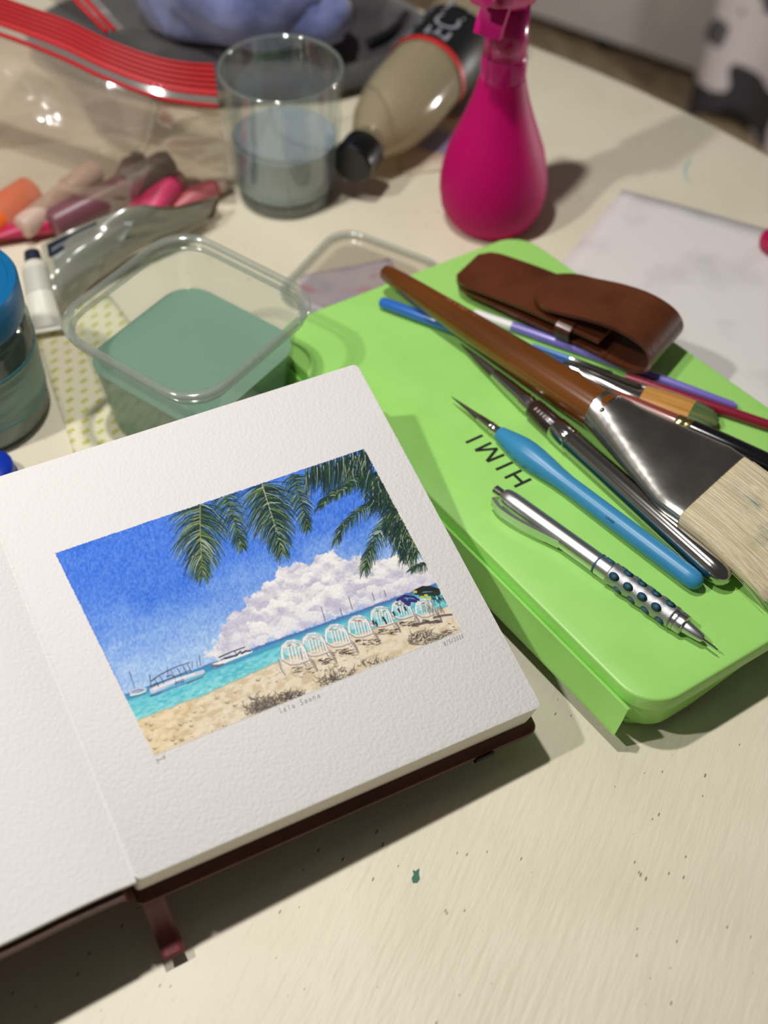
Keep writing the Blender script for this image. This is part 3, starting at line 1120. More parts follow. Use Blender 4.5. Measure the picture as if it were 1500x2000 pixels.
link('painting', me, M_paint, book)
tag(book.children[-1], 'watercolour of palm fronds, clouds, boats and white chairs on a beach')

# pencil writing on the page
M_graphite = mat('graphite', (152, 148, 146), 0.7)


def writing(name, strokes, origin, tx, ty, w, label):
    """strokes in a unit box; origin and axes in photograph pixels on the page"""
    V, Fc = [], []
    for st_ in strokes:
        P = [atp(origin[0] + a * tx[0] + b * ty[0], origin[1] + a * tx[1] + b * ty[1], .0001) for a, b in st_]
        for a, b in zip(P, P[1:]):
            d = (b - a).normalized()
            n = Vector((-d.y, d.x, 0)) * w / 2
            k = len(V)
            V += [a - n - d * w / 3, b - n + d * w / 3, b + n + d * w / 3, a + n - d * w / 3]
            Fc.append((k, k + 1, k + 2, k + 3))
    o = link(name, mesh(name, V, Fc), M_graphite, book, smooth=False)
    tag(o, label)


GL = {
    'I': [[(.5, 0), (.5, 1)]],
    's': [[(.8, .5), (.5, .6), (.3, .45), (.6, .3), (.75, .12), (.5, 0), (.2, .08)]],
    'l': [[(.5, 0), (.5, 1)]],
    'a': [[(.75, .45), (.5, .58), (.25, .4), (.25, .15), (.5, 0), (.72, .15), (.75, .5), (.75, 0)]],
    'S': [[(.85, .85), (.6, 1), (.3, .85), (.3, .65), (.6, .5), (.8, .3), (.65, .05), (.35, 0), (.15, .15)]],
    'o': [[(.5, 0), (.22, .15), (.22, .42), (.5, .58), (.78, .42), (.78, .15), (.5, 0)]],
    'n': [[(.2, 0), (.2, .55)], [(.2, .4), (.45, .58), (.72, .45), (.75, 0)]],
    '8': [[(.5, .5), (.25, .7), (.4, 1), (.65, 1), (.75, .75), (.5, .5), (.25, .25), (.4, 0), (.65, 0), (.78, .25), (.5, .5)]],
    '/': [[(.2, -.1), (.8, 1.1)]],
    '5': [[(.8, 1), (.3, 1), (.28, .55), (.6, .6), (.8, .35), (.6, .02), (.2, .05)]],
    '2': [[(.2, .8), (.45, 1), (.75, .8), (.6, .45), (.2, 0), (.85, 0)]],
    '0': [[(.5, 0), (.2, .3), (.25, .8), (.5, 1), (.78, .75), (.78, .25), (.5, 0)]],
    '6': [[(.75, .95), (.35, .7), (.2, .3), (.4, 0), (.7, .08), (.75, .35), (.5, .5), (.25, .35)]],
}


def word(s, gap=1.0):
    out = []
    for i, ch in enumerate(s):
        for st_ in GL.get(ch, []):
            out.append([((i + a * .8) * gap, b) for a, b in st_])
    return out


writing('handwriting', word('Isla Saona'), (546, 1394), (8.2, -3.35), (-3.5, -9.5), .00032, 'small pencilled title under the painting')
writing('handwriting', word('8/5/2026'), (868, 1262), (4.9, -2.2), (-2.6, -7.5), .00028, 'small pencilled date')
writing('signature', [[(0, .6), (.2, .9), (.35, .6), (.2, .2), (.5, .5), (.7, .3), (.9, .6), (1.1, .3), (1.35, .55), (1.6, .9), (1.75, .2)], [(1.6, .9), (1.5, 0)], [(.1, -.1), (.35, -.25)]],
        (306, 1490), (10, -4.6), (-2, -8), .00030, 'small pencilled initials')

# ------------------------------------------------------------------ green paint case
CZ = 0.0345
M_green = mat('lime_plastic', (166, 226, 118), 0.36, spec=0.45, noise=(30, (160, 220, 112), 0.4, 0.7))


def edge(p, q, z):
    return at(*p, z), at(*q, z)


e_back = edge((625, 605), (943, 483), CZ)
e_front = edge((1318, 1360), (1500, 1251), CZ)
e_left = edge((850, 975), (1223, 1345), CZ)
e_right = edge((1110, 523), (1500, 797), CZ)
kL, kB, kR, kF = meet(*e_back, *e_left), meet(*e_back, *e_right), meet(*e_front, *e_right), meet(*e_front, *e_left)
case = thing('paint_case', 'flat lime green plastic paint case with black lettering on the lid', 'paint case', ((kL + kR) / 2 - Vector((0, 0, CZ))))
co = rounded(ccw([p[:2] for p in (kL, kB, kR, kF)]), 0.021, 12)
link('lid', stack('lid', [(inset(co, .0012), CZ - .0095), (inset(co, -.0010), CZ - .0090), (inset(co, -.0008), CZ - .0010), (inset(co, -.0004), CZ - .0003), (inset(co, .0006), CZ)]), M_green, case, sharp=50)
# body: the lower edge is cut away in a shallow arch along each side
bo_top, bo_low = inset(co, .0012), inset(co, .0045)
nco = len(co)
cor = [Vector(p[:2]) for p in (kL, kB, kR, kF)]


def arch(p):
    d = min((Vector(p) - c).length for c in cor)
    return 0.006 + 0.010 * max(0.0, min(1.0, (d - 0.035) / 0.04)) ** 1.0


body_rings = [[Vector((*bo_top[i], CZ - .0098)) for i in range(nco)], [Vector((*inset(co, .0022)[i], CZ - .018)) for i in range(nco)]]
# finer outline so that the arch reads
dense = []
for i in range(nco):
    a, b = Vector(co[i]), Vector(co[(i + 1) % nco])
    m = max(1, int((b - a).length / 0.008))
    for k in range(m):
        dense.append(tuple(a.lerp(b, k / m)))
d0, d1, d2 = inset(dense, .0026), inset(dense, .0016), inset(dense, .0032)
link('body', rings('body', [[Vector((*p, CZ - .0094)) for p in d0], [Vector((*p, CZ - .0104)) for p in d0], [Vector((*p, CZ - .0112)) for p in d1], [Vector((*p, arch(p))) for p in d2], [Vector((*p, arch(p) + .0002)) for p in inset(dense, .0065)]]), M_green, case, sharp=50)
for c in (kL, kB, kR, kF):
    m = (kL + kB + kR + kF) / 4
    f = c + (m - c).normalized() * 0.021
    link('foot', lathe('foot', (f.x, f.y, 0), [(.0055, 0), (.0075, .001), (.0085, .007)], 20), M_green, case)
# hinged latch flap along the long side
fl = (kF - kL).normalized()
no = Vector((-fl.y, fl.x, 0))
if no.dot(kB - kL) > 0:
    no = -no
fa, fb = kL + fl * 0.025, kF - fl * 0.0085
rows = []
for k in range(24):
    p = lerp(fa, fb, k / 23)
    rows.append([Vector((p.x, p.y, 0)) + no * d + Vector((0, 0, z)) for d, z in ((.0010, CZ - .0085), (.0036, CZ - .005), (.0050, CZ - .0048), (.0070, CZ - .013), (.0100, .0130), (.0102, .0120))])
link('latch_flap', slab('latch_flap', rows, 0.0016), M_green, case, sharp=50)


def letter_strokes(name, segs, w, z, material, parent):
    V, Fc = [], []
    for i, (a, b) in enumerate(segs):
        zz = z + .00001 * i
        A, B = at(*a, zz), at(*b, zz)
        d = (B - A).normalized()
        n = Vector((-d.y, d.x, 0)) * w / 2
        k = len(V)
        V += [A - n, B - n, B + n, A + n]
        V += [v - Vector((0, 0, .0001)) for v in V[k:k + 4]]
        Fc += [(k, k + 1, k + 2, k + 3), (k + 7, k + 6, k + 5, k + 4)] + [(k + j, k + 4 + j, k + 4 + (j + 1) % 4, k + (j + 1) % 4) for j in range(4)]
    return link(name, mesh(name, V, Fc), material, parent, smooth=False)


def cp(x, y):
    return (870 + x / 7.5, 820 + y / 7.5)


LZ = CZ + .00012
letter_strokes('letter', [(cp(870, 852), cp(1115, 737)), (cp(1010, 980), cp(1255, 865)), (cp(1000, 795), cp(1125, 915))], .0018, LZ, M_black, case)
letter_strokes('letter', [(cp(740, 730), cp(985, 620))], .0018, LZ, M_black, case)
letter_strokes('letter', [(cp(670, 335), cp(440, 445)), (cp(435, 450), cp(765, 420)), (cp(755, 420), cp(605, 605)), (cp(610, 612), cp(862, 508))], .0018, LZ, M_black, case)
letter_strokes('letter', [(cp(300, 335), cp(545, 225))], .0018, LZ, M_black, case)
for o, ch in zip([c for c in case.children if c.name.startswith('letter')], 'HIMI'):
    tag(o, 'printed black letter ' + ch)

# ------------------------------------------------------------------ mechanical pencil
PZ_ = CZ + 0.0060
q0, q1 = at(966, 955, PZ_), at(1402, 1269, PZ_ - .0006)
pen = thing('mechanical_pencil', 'silver mechanical pencil with a dimpled grip of dark blue dots on the green case', 'pencil', Vector((*lerp(q0, q1, .5)[:2], CZ)))
PL = (q1 - q0).length
rb = .0054
M_alu = mat('satin_aluminium', (214, 214, 216), 0.32, 1.0)
M_knurl = mat('knurled_metal', (176, 176, 178), 0.4, 0.9, bump=(2600, 0.5, 0.0003))
M_navy = mat('blue_rubber', (40, 84, 108), 0.55)
link('button', tube('button', q0, q1, [(0, .0020), (.004, .0027), (.035, .0027), (.037, .0022), (.05, .0022)]), M_chrome, pen, sharp=40)
link('barrel', tube('barrel', q0, q1, [(.045, .0040), (.052, .0046), (.075, rb * .96), (.11, rb), (.487, rb)]), M_alu, pen, sharp=40)
link('band', tube('band', q0, q1, [(.486, rb), (.4865, rb + .0003), (.494, rb + .0003), (.4945, rb)]), M_navy, pen, sharp=40)
link('lower_barrel', tube('lower_barrel', q0, q1, [(.494, rb + .0001), (.548, rb + .0002)]), M_alu, pen, sharp=40)
gp = []
for k in range(40):
    t = .546 + .272 * k / 39
    gp.append((t, .0059 + .00028 * math.cos((t - .546) / .272 * 2 * math.pi * 4)))
link('grip', tube('grip', q0, q1, gp, 36), M_knurl, pen)
link('collar', tube('collar', q0, q1, [(.818, .0050), (.821, .0058), (.832, .0058), (.834, .0054), (.838, .0057), (.862, .0055), (.866, .0046)]), M_steel, pen, sharp=35)
link('cone', tube('cone', q0, q1, [(.862, .0036), (.866, .0037), (.932, .0023), (.940, .0017)]), M_alu, pen, sharp=40)
link('lead_sleeve', tube('lead_sleeve', q0, q1, [(.938, .0009), (.950, .0007), (.990, .0006)], 12), M_chrome, pen, sharp=40)
link('lead', tube('lead', q0, q1, [(.989, .00030), (1.0, .00028)], 8), M_black, pen)
ax = (q1 - q0).normalized()
sd_ = ax.cross(Vector((0, 0, 1))).normalized()
up_ = sd_.cross(ax).normalized()
dot_me = None
for row in range(6):
    th_ = math.radians(60 * row + 48)
    rad = sd_ * math.cos(th_) + up_ * math.sin(th_)
    tan_ = ax.cross(rad).normalized()
    for k in range(4):
        t = .575 + .0605 * k + (.030 if row % 2 else 0.0)
        if t > .805:
            continue
        c = q0 + (q1 - q0) * t + rad * .0058
        V, Fc = [c + rad * .00075], []
        for j in range(16):
            a = 2 * math.pi * j / 16
            V.append(c + ax * .0029 * math.cos(a) + tan_ * .0021 * math.sin(a) + rad * .0003)
        for j in range(16):
            Fc.append((0, 1 + j, 1 + (j + 1) % 16))
        Fc.append(tuple(range(16, 0, -1)))
        link('grip_dot', mesh('grip_dot', V, Fc), M_navy, pen)
# pocket clip on the near side
clip = curve_pts([at(1092, 1062, PZ_), at(1068, 1050, PZ_), at(1030, 1031, PZ_ + .0004), at(1000, 1014, PZ_ + .0006), at(975, 996, PZ_ + .0006), at(962, 978, PZ_ + .0008)], 20)
link('clip', box_path('clip', clip, .0018, .0058), M_alu, pen, smooth=True, sharp=40)
link('indicator_window', tube('indicator_window', q0 + up_ * .0048 + sd_ * -.0022, q1 + up_ * .0048 + sd_ * -.0022, [(.508, .0011, .0008), (.540, .0011, .0008)], 12, 4), M_navy, pen)
# engraved scale marks along the barrel
for k in range(14):
    t = .14 + .022 * k
    th_ = math.radians(100)
    c = q0 + (q1 - q0) * t + (sd_ * math.cos(th_) + up_ * math.sin(th_)) * (rb + .00002)
    tn = ax.cross(up_)
    V = [c - ax * .0002 - tn * .0006, c + ax * .0002 - tn * .0006, c + ax * .0002 + tn * .0006, c - ax * .0002 + tn * .0006]
    link('scale_mark', mesh('scale_mark', V, [(0, 1, 2, 3)]), M_steel, pen, smooth=False)


# ------------------------------------------------------------------ brushes
def brush(name, label, p0, p1, parts, cat='paintbrush'):
    """parts: (name, material, profile in fractions of p0-p1[, exponent])"""
    m = (p0 + p1) / 2
    o = thing(name, label, cat, Vector((m.x, m.y, CZ)))
    for pt in parts:
        link(pt[0], tube(pt[0], p0, p1, pt[2], 28, pt[3] if len(pt) > 3 else 2.0), pt[1], o, sharp=35)
    return o


M_sky = mat('satin_blue_handle', (58, 142, 190), 0.36)
M_hair_dark = mat('dark_sable_hair', (58, 48, 42), 0.5, bump=(900, 0.4, 0.0006))
a, b = at(882, 775, CZ + .0050), at(1369, 1143, CZ + .0062)
lin_b = brush('liner_brush', 'short liner brush with a bulging matt sky blue handle and fine dark point', a, b, [
    ('bristles', M_hair_dark, [(0, .0002), (.04, .0008), (.09, .0014), (.128, .0019)]),
    ('ferrule', M_chrome, [(.122, .0021), (.17, .0028), (.176, .0031), (.181, .0028), (.186, .0031), (.191, .0028), (.22, .0034)]),
    ('handle', M_sky, [(.210, .0036), (.216, .0042), (.235, .0049), (.27, .0063), (.305, .0074), (.335, .0077), (.37, .0074), (.41, .0066), (.45, .0057), (.50, .0052), (.70, .0054), (.955, .0054), (.98, .0050), (.993, .0038), (1.0, .0018)])])
dr = (b - a).normalized()
sd2 = dr.cross(Vector((0, 0, 1))).normalized()
th_ = math.radians(30)
nrm_ = sd2 * math.cos(th_) + Vector((0, 0, 1)) * math.sin(th_)
oo = a + (b - a) * .665 + nrm_ * .00545
text('lettering', 'LINER', .0022, oo, dr, nrm_.cross(dr), mat('dark_blue_print', (24, 84, 118), .5), lin_b)

M_umber = mat('dark_brown_lacquer', (52, 34, 30), 0.25, coat=0.5)
M_gun = mat('polished_nickel', (186, 184, 180), 0.12, 1.0)
M_tin = mat('worn_tinplate', (196, 192, 186), 0.26, 1.0, noise=(40, (168, 164, 158), 0.4, 0.7), bump=(30, 0.25, 0.004))
a, b = at(900, 672, CZ + .0050), at(1424, 1136, CZ + .0078)
trav = brush('travel_brush', 'chrome travel brush with a dark brown collar and long rounded metal cap', a, b, [
    ('bristles', M_hair_dark, [(0, .0003), (.05, .0014), (.10, .0024), (.155, .0030)]),
    ('ferrule', M_chrome, [(.145, .0031), (.20, .0041), (.262, .0048), (.268, .0052), (.274, .0048), (.285, .0052), (.291, .0048), (.31, .0050)]),
    ('grip', M_umber, [(.303, .0058), (.306, .0061), (.395, .0064), (.398, .0060)]),
    ('collar', M_chrome, [(.392, .0066), (.395, .0070), (.443, .0071), (.446, .0068), (.449, .0072), (.455, .0072), (.458, .0067)]),
    ('cap', M_gun, [(.456, .0068), (.60, .0070), (.945, .0072), (.968, .0067), (.985, .0055), (.995, .0036), (1.0, .0012)])])
dr = (b - a).normalized()
sd2 = dr.cross(Vector((0, 0, 1))).normalized()
th_ = math.radians(62)
nrm_ = sd2 * math.cos(th_) + Vector((0, 0, 1)) * math.sin(th_)
for k in range(6):
    c = a + (b - a) * (.325 + .011 * k) + nrm_ * .0063
    w_ = nrm_.cross(dr).normalized()
    V = [c - dr * .0007 - w_ * .0012, c + dr * .0004 - w_ * .0012, c + dr * .0007 + w_ * .0009, c - dr * .0003 + w_ * .0009]
    link('printed_mark', mesh('printed_mark', V, [(0, 1, 2, 3)]), mat('silver_print', (172, 160, 158), .4), trav, smooth=False)

# wide flat brush with the thick wooden handle
M_handle = mat('stained_wood', (118, 66, 18), 0.22, coat=0.6, noise=(60, (80, 42, 10), 0.38, 0.75, ((6, 1, 1), math.atan2((at(1172, 803, .055) - at(752, 531, .055)).y, (at(1172, 803, .055) - at(752, 531, .055)).x))))
_v = at(1391, 956, .057) - at(1172, 803, .056)
BRA = math.atan2(_v.y, _v.x)
M_bristle = mat('white_hog_bristle', (226, 212, 178), 0.45, noise=(150, (196, 180, 140), 0.4, 0.7, ((9, .2, .5), BRA)), bump=(240, 0.8, 0.0012, ((20, .2, .4), BRA)))
w0 = at(752, 531, CZ + .0155)
w1 = at(1172, 803, CZ + .0160)
w2 = at(1391, 956, CZ + .0170)
fw = (at(1455, 897, CZ + .017) - at(1325, 1015, CZ + .017)).length / 2
wide = thing('wide_flat_brush', 'wide flat brush with thick glossy brown wooden handle and pale bristles', 'paintbrush', Vector((*w1[:2], CZ)))
link('handle', tube('handle', w0, w1, [(-.012, .0020), (-.006, .0036), (0, .0046), (.02, .0054), (.08, .0062), (.3, .0080), (.6, .0102), (.85, .0118), (1.0, .0122), (1.03, .0122)], 36), M_handle, wide, sharp=40)
side_ = (at(1325, 1015, CZ + .017) - at(1455, 897, CZ + .017)).normalized()
prof, exps = [], []
for k in range(17):
    t = k / 16
    s_ = t * t * (3 - 2 * t)
    if t < .82:
        s2 = t / .82
        aa = lerp(.0126, fw, s2 ** 1.05)
        bb = lerp(.0126, .0058, s2 ** .8)
    else:
        aa, bb = fw, .0056
    prof.append((t, aa, bb))
    exps.append(lerp(2.0, 2.7, t / .82) if t < .82 else 4.0)
link('ferrule', tube('ferrule', w1 - (w2 - w1) * .02, w2, prof, 48, exps, side=side_), M_tin, wide, sharp=40)
fer = wide.children[-1]
for t_, s_ in ((.07, .55), (.07, -.55)):
    c = w1 + (w2 - w1) * t_ + side_ * s_ * .013 + Vector((0, 0, .0104))
    link('rivet', lathe('rivet', c, [(.0012, -.001), (.0012, .0006), (.0006, .0010)], 12), M_chrome, fer)
# bristle block: slightly fanned and ragged
rows_ = []
bd_ = (w2 - w1).normalized()
bl_ = .074
rr = []
for k in range(10):
    t = k / 9
    c = w2 - bd_ * .003 + bd_ * bl_ * t - Vector((0, 0, .010 * t * t))
    hw = fw * (.985 + .10 * t - (.10 * max(0, t - .6) ** 1.0))
    hh = lerp(.0050, .0022, t ** 1.5)
    ring = []
    for j in range(64):
        th_ = 2 * math.pi * (j + .5) / 64
        cx, sx = math.cos(th_), math.sin(th_)
        x = math.copysign(abs(cx) ** .4, cx) * hw
        y = math.copysign(abs(sx) ** .4, sx) * hh
        lag = -.012 * t * (x / hw) ** 2
        ring.append(c + side_ * x + Vector((0, 0, y)) + bd_ * (lag + rnd.uniform(-.0012, .0012) * t))
    rr.append(ring)
br = link('bristles', rings('bristles', rr), M_bristle, wide)
V, Fc = [], []
for k in range(420):
    x = rnd.uniform(-1, 1)
    yv = rnd.choice((1, 1, 1, -1)) * rnd.uniform(.9, 1.05)
    t0_ = rnd.uniform(0, .55)
    pts = []
    wv_ = rnd.uniform(-.003, .003)
    for i in range(5):
        t = lerp(t0_, rnd.uniform(1.0, 1.08), i / 4)
        hw = fw * (.985 + .10 * t - (.10 * max(0, t - .6)))
        hh = lerp(.0050, .0022, min(1, t) ** 1.5)
        c = w2 - bd_ * .003 + bd_ * bl_ * (t - .19 * t * x * x) - Vector((0, 0, .010 * t * t))
        pts.append(c + side_ * (x * hw + wv_ * (i / 4) ** 2) + Vector((0, 0, hh * yv * (1 - .3 * x * x) + .0001)))
    for p, q in zip(pts, pts[1:]):
        k0 = len(V)
        n = side_ * .00011
        V += [p - n, p + n, q + n, q - n, p + Vector((0, 0, .0002)), q + Vector((0, 0, .0002))]
        Fc += [(k0, k0 + 4, k0 + 5, k0 + 3), (k0 + 4, k0 + 1, k0 + 2, k0 + 5), (k0 + 1, k0, k0 + 3, k0 + 2)]
M_hairs = mat('loose_bristle_hair', (232, 222, 196), 0.35, noise=(70, (150, 160, 150), 0.52, 0.72))
hr = link('bristle_hairs', mesh('bristle_hairs', V, Fc), M_hairs, wide)
hr['kind'] = 'stuff'
# printing along the handle, too small to read
dr = (w1 - w0).normalized()
sd2 = dr.cross(Vector((0, 0, 1))).normalized()
M_print = mat('worn_pale_print', (196, 146, 110), 0.5)
V, Fc = [], []
th_ = math.radians(104)
for k in range(46):
    t = .30 + .50 * k / 46
    if rnd.random() < .16:
        continue
    r_ = lerp(.0080, .0115, (t - .3) / .55) + .00008
    nrm_ = sd2 * math.cos(th_) + Vector((0, 0, 1)) * math.sin(th_)
    w_ = nrm_.cross(dr).normalized()
    c = w0 + (w1 - w0) * t + nrm_ * r_
    for q in range(2):
        o1, o2 = rnd.uniform(-.0010, .0004), rnd.uniform(-.0004, .0010)
        k0 = len(V)
        V += [c + dr * o1 - w_ * .0011, c + dr * (o1 + .0003) - w_ * .0011, c + dr * (o2 + .0003) + w_ * .0011, c + dr * o2 + w_ * .0011]
        Fc.append((k0, k0 + 1, k0 + 2, k0 + 3))
link('lettering', mesh('lettering', V, Fc), M_print, wide, smooth=False)
tag(wide.children[-1], 'faint worn line of pale printed lettering')

# filbert brush with blue handle, crossing under the wooden handle
M_cobalt = mat('blue_lacquer', (44, 108, 196), 0.28, coat=0.4)
_v = at(1402, 826, .045) - at(742, 589, .044)
FBA = math.atan2(_v.y, _v.x)
M_taklon = mat('golden_synthetic_hair', (204, 150, 78), 0.4, noise=(120, (168, 112, 50), 0.4, 0.7, ((7, .2, .5), FBA)))
nt = M_taklon.node_tree
M_tip = mat('green_stained_hair', (64, 100, 60), 0.5, noise=(120, (120, 116, 60), 0.45, 0.7, ((7, .2, .5), FBA)))
a, b = at(742, 589, CZ + .0042), at(1402, 826, CZ + .0052)
brush('filbert_brush', 'filbert brush with blue handle, silver ferrule and golden hair stained green at tip', a, b, [
    ('handle', M_cobalt, [(0, .0018), (.004, .0030), (.012, .0036), (.2, .0038), (.45, .0040), (.565, .0040)]),
    ('ferrule', M_chrome, [(.560, .0042, .0042), (.575, .0044, .0044), (.580, .0047, .0047), (.588, .0044, .0044), (.596, .0047, .0047), (.604, .0044, .0044), (.615, .0048, .0048), (.72, .0080, .0045), (.79, .0088, .0040)]),
    ('bristles', M_taklon, [(.785, .0086, .0038), (.83, .0098, .0042), (.88, .0104, .0042), (.925, .0104, .0040)]),
    ('bristle_tip', M_tip, [(.920, .0103, .0040), (.95, .0098, .0036), (.975, .0082, .0030), (.99, .0056, .0022), (1.0, .0026, .0012)])])
M_purple = mat('lavender_lacquer', (124, 112, 196), 0.3, coat=0.3)
a, b = at(924, 610, CZ + .0030), at(1441, 794, CZ + .0030)
brush('round_brush', 'slim brush handle in lavender with a white end, tucked under the leather case', a, b, [
    ('handle', M_purple, [(.155, .0030), (.3, .0030), (.8, .0026), (.98, .0020), (1.0, .0008)]),
    ('handle_end', M_white_plastic, [(0, .0010), (.006, .0022), (.02, .0027), (.158, .0030)])])
M_maroon = mat('maroon_lacquer', (134, 28, 50), 0.25, coat=0.4)
a, b = at(1222, 738, CZ + .0034), at(1580, 857, CZ + .0034)
brush('round_brush', 'slim brush with a plain maroon handle running past the filbert brush', a, b, [
    ('handle', M_maroon, [(0, .0032), (.3, .0034), (.9, .0030), (1.0, .0012)])])
M_gold = mat('brass', (226, 206, 140), 0.18, 1.0)
M_redbrown = mat('red_brown_lacquer', (140, 66, 52), 0.28, coat=0.3)
M_ebony = mat('black_lacquer', (16, 16, 20), 0.15, coat=0.6)
a, b = at(1196, 770, CZ + .0052), at(1600, 952, CZ + .0068)
brush('round_brush', 'brush with red-brown neck, brass ring and thick black lacquered handle', a, b, [
    ('neck', M_redbrown, [(0, .0030), (.1, .0042), (.325, .0050)]),
    ('ring', M_gold, [(.32, .0052), (.325, .0056), (.360, .0056), (.365, .0052), (.370, .0057), (.395, .0057), (.40, .0054)]),
    ('handle', M_ebony, [(.395, .0058), (.55, .0062), (.95, .0060), (1.0, .0030)])])
a, b = at(1040, 674, CZ + .0022), at(1232, 746, CZ + .0022)
brush('rigger_brush', 'tiny brush with thin silver ferrule beside the filbert brush', a, b, [
    ('handle', M_cobalt, [(0, .0012), (.4, .0019)]),
    ('ferrule', M_chrome, [(.39, .0020), (.80, .0020), (.81, .0016)]),
    ('bristles', M_hair_dark, [(.80, .0015), (.92, .0012), (1.0, .0002)])])

# ------------------------------------------------------------------ leather case
LZ0 = CZ + .0066
M_leather = mat('brown_leather', (96, 50, 26), 0.33, coat=0.15, bump=(260, 0.25, 0.0006), noise=(28, (72, 34, 16), 0.4, 0.75))
M_suede = mat('leather_edge', (140, 90, 62), 0.8)
cl_, cr_ = at(902, 540, LZ0), at(1262, 706, LZ0)
l1 = (cr_ - cl_).normalized()
LL = (cr_ - cl_).length
l2 = Vector((-l1.y, l1.x, 0))
HW = .0195
off = l2 * .006
leather = thing('leather_pencil_case', 'small brown leather pen sleeve with rounded fold-over flap lying on the green case', 'pencil case', Vector((*lerp(cl_, cr_, .5)[:2], CZ)))


def lp(s, w, z):
    p = cl_ + off + l1 * s + l2 * w
    return Vector((p.x, p.y, LZ0 + z))


def strip(name, path, thick, material, nw=12):
    """path = [(s, z, half width)]; a leather strip with real thickness and rounded tips"""
    pts = path
    top = []
    for i, (s, z, hw) in enumerate(pts):
        a_ = pts[max(0, i - 1)]
        b_ = pts[min(len(pts) - 1, i + 1)]
        dx, dz = b_[0] - a_[0], b_[1] - a_[1]
        m_ = math.hypot(dx, dz) or 1
        nx, nz = -dz / m_ * thick / 2, dx / m_ * thick / 2
        row = []
        for j in range(nw + 1):
            w = -hw + 2 * hw * j / nw
            row.append((lp(s + nx, w, z + nz), lp(s - nx, w, z - nz)))
        top.append(row)
    nr, nu = len(top), nw + 1
    V = [p[0] for r in top for p in r] + [p[1] for r in top for p in r]
    N = nr * nu
    Fc = []
    for i in range(nr - 1):
        for j in range(nu - 1):
            q_ = (i * nu + j, i * nu + j + 1, (i + 1) * nu + j + 1, (i + 1) * nu + j)
            Fc += [q_, tuple(k + N for k in q_[::-1])]
    for j in range(nu - 1):
        Fc += [(j, j + N, j + 1 + N, j + 1), ((nr - 1) * nu + j, (nr - 1) * nu + j + 1, (nr - 1) * nu + j + 1 + N, (nr - 1) * nu + j + N)]
    for i in range(nr - 1):
        Fc += [(i * nu, (i + 1) * nu, (i + 1) * nu + N, i * nu + N), (i * nu + nu - 1, i * nu + nu - 1 + N, (i + 1) * nu + nu - 1 + N, (i + 1) * nu + nu - 1)]
    return link(name, fix(mesh(name, V, Fc)), material, leather, sharp=45)


def tip_w(d, r):
    """half width of a tip with rounded end, d from the end"""
    return HW if d >= r else HW - r * .75 + r * .75 * math.sqrt(max(0, 1 - ((r - d) / r) ** 2))


path = []
for k in range(20):
    s = LL * .84 * k / 19
    path.append((s, .0018, max(.006, tip_w(s + .0005, .013))))
strip('back_panel', path, .0022, M_leather)
path = []
for k in range(20):
    s = LL * .80 * k / 19
    path.append((s, .0042 + .0052 * math.sin(math.pi * min(1, (s + .002) / (LL * .5)) / 2) + .001 * (k / 19), max(.006, tip_w(s + .0005, .013))))
strip('front_panel', path, .0022, M_leather)
ctrl = [(LL * .70, .0020), (LL * .84, .0012), (LL * .97, .0012), (LL * 1.045, .0060), (LL * 1.055, .0150), (LL * 1.00, .0225), (LL * .88, .0255), (LL * .74, .0235), (LL * .60, .0190), (LL * .48, .0160), (LL * .385, .0150)]
cs = curve_pts([(s, z, 0) for s, z in ctrl], 60)
end = cs[-1].x
path = []
for p in cs:
    hw = HW * 1.0
    if p.y > LZ0 * 0 + .0125 and p.x < LL * .7:
        d = p.x - end
        r = HW * 1.05
        hw = HW if d >= r else HW * math.sqrt(max(0.02, 1 - ((r - d) / r) ** 2))
    path.append((p.x, p.y, hw))
strip('flap', path, .0022, M_leather, 16)
# strap the flap tucks under
pth = [lp(LL * .62, -HW - .0008, .0020), lp(LL * .62, -HW - .0012, .0105), lp(LL * .62, -HW * .3, .0130), lp(LL * .62, HW * .6, .0132), lp(LL * .62, HW + .0008, .0110), lp(LL * .62, HW + .0010, .002)]
link('strap', box_path('strap', curve_pts(pth, 24), .010, .0016, side=l1), M_leather, leather, sharp=45)
# stitched edge
V, Fc = [], []
for side_s in (-1, 1):
    for k in range(34):
        s = LL * (.03 + .55 * k / 33)
        p = lp(s, side_s * (tip_w(s, .013) - .0022), .0042 + .0052 * math.sin(math.pi * min(1, s / (LL * .5)) / 2) + .0013)
        k0 = len(V)
        V += [p - l1 * .0007 - l2 * .0002, p + l1 * .0007 - l2 * .0002, p + l1 * .0007 + l2 * .0002, p - l1 * .0007 + l2 * .0002]
        Fc.append((k0, k0 + 1, k0 + 2, k0 + 3))
link('stitching', mesh('stitching', V, Fc), M_suede, leather, smooth=False)['kind'] = 'stuff'

# ------------------------------------------------------------------ spray bottle
SB = at(957, 425, 0)
M_magenta = mat('magenta_plastic', (186, 0, 96), 0.55, spec=0.2)
M_magenta_head = mat('glossy_magenta_plastic', (186, 14, 108), 0.2, spec=0.5)
spray = thing('spray_bottle', 'magenta teardrop shaped plastic spray bottle standing behind the green case', 'spray bottle', SB)
link('body', lathe('body', SB, [(.020, .002), (.024, 0), (.0275, .0015), (.0312, .006), (.0350, .014), (.0366, .025), (.0366, .033), (.0352, .044), (.0325, .056), (.0285, .067), (.0240, .079), (.0200, .091), (.0168, .102), (.0150, .110), (.0146, .112)], 56), M_magenta, spray)
link('collar', lathe('collar', SB, [(.0142, .1115), (.0148, .1120), (.0146, .1255), (.0140, .1275), (.0120, .1280)], 40), M_magenta_head, spray, sharp=35)
hx = Vector((-.52, -.85, 0)).normalized()     # the nozzle points towards the sketchbook
hy = Vector((-hx.y, hx.x, 0))


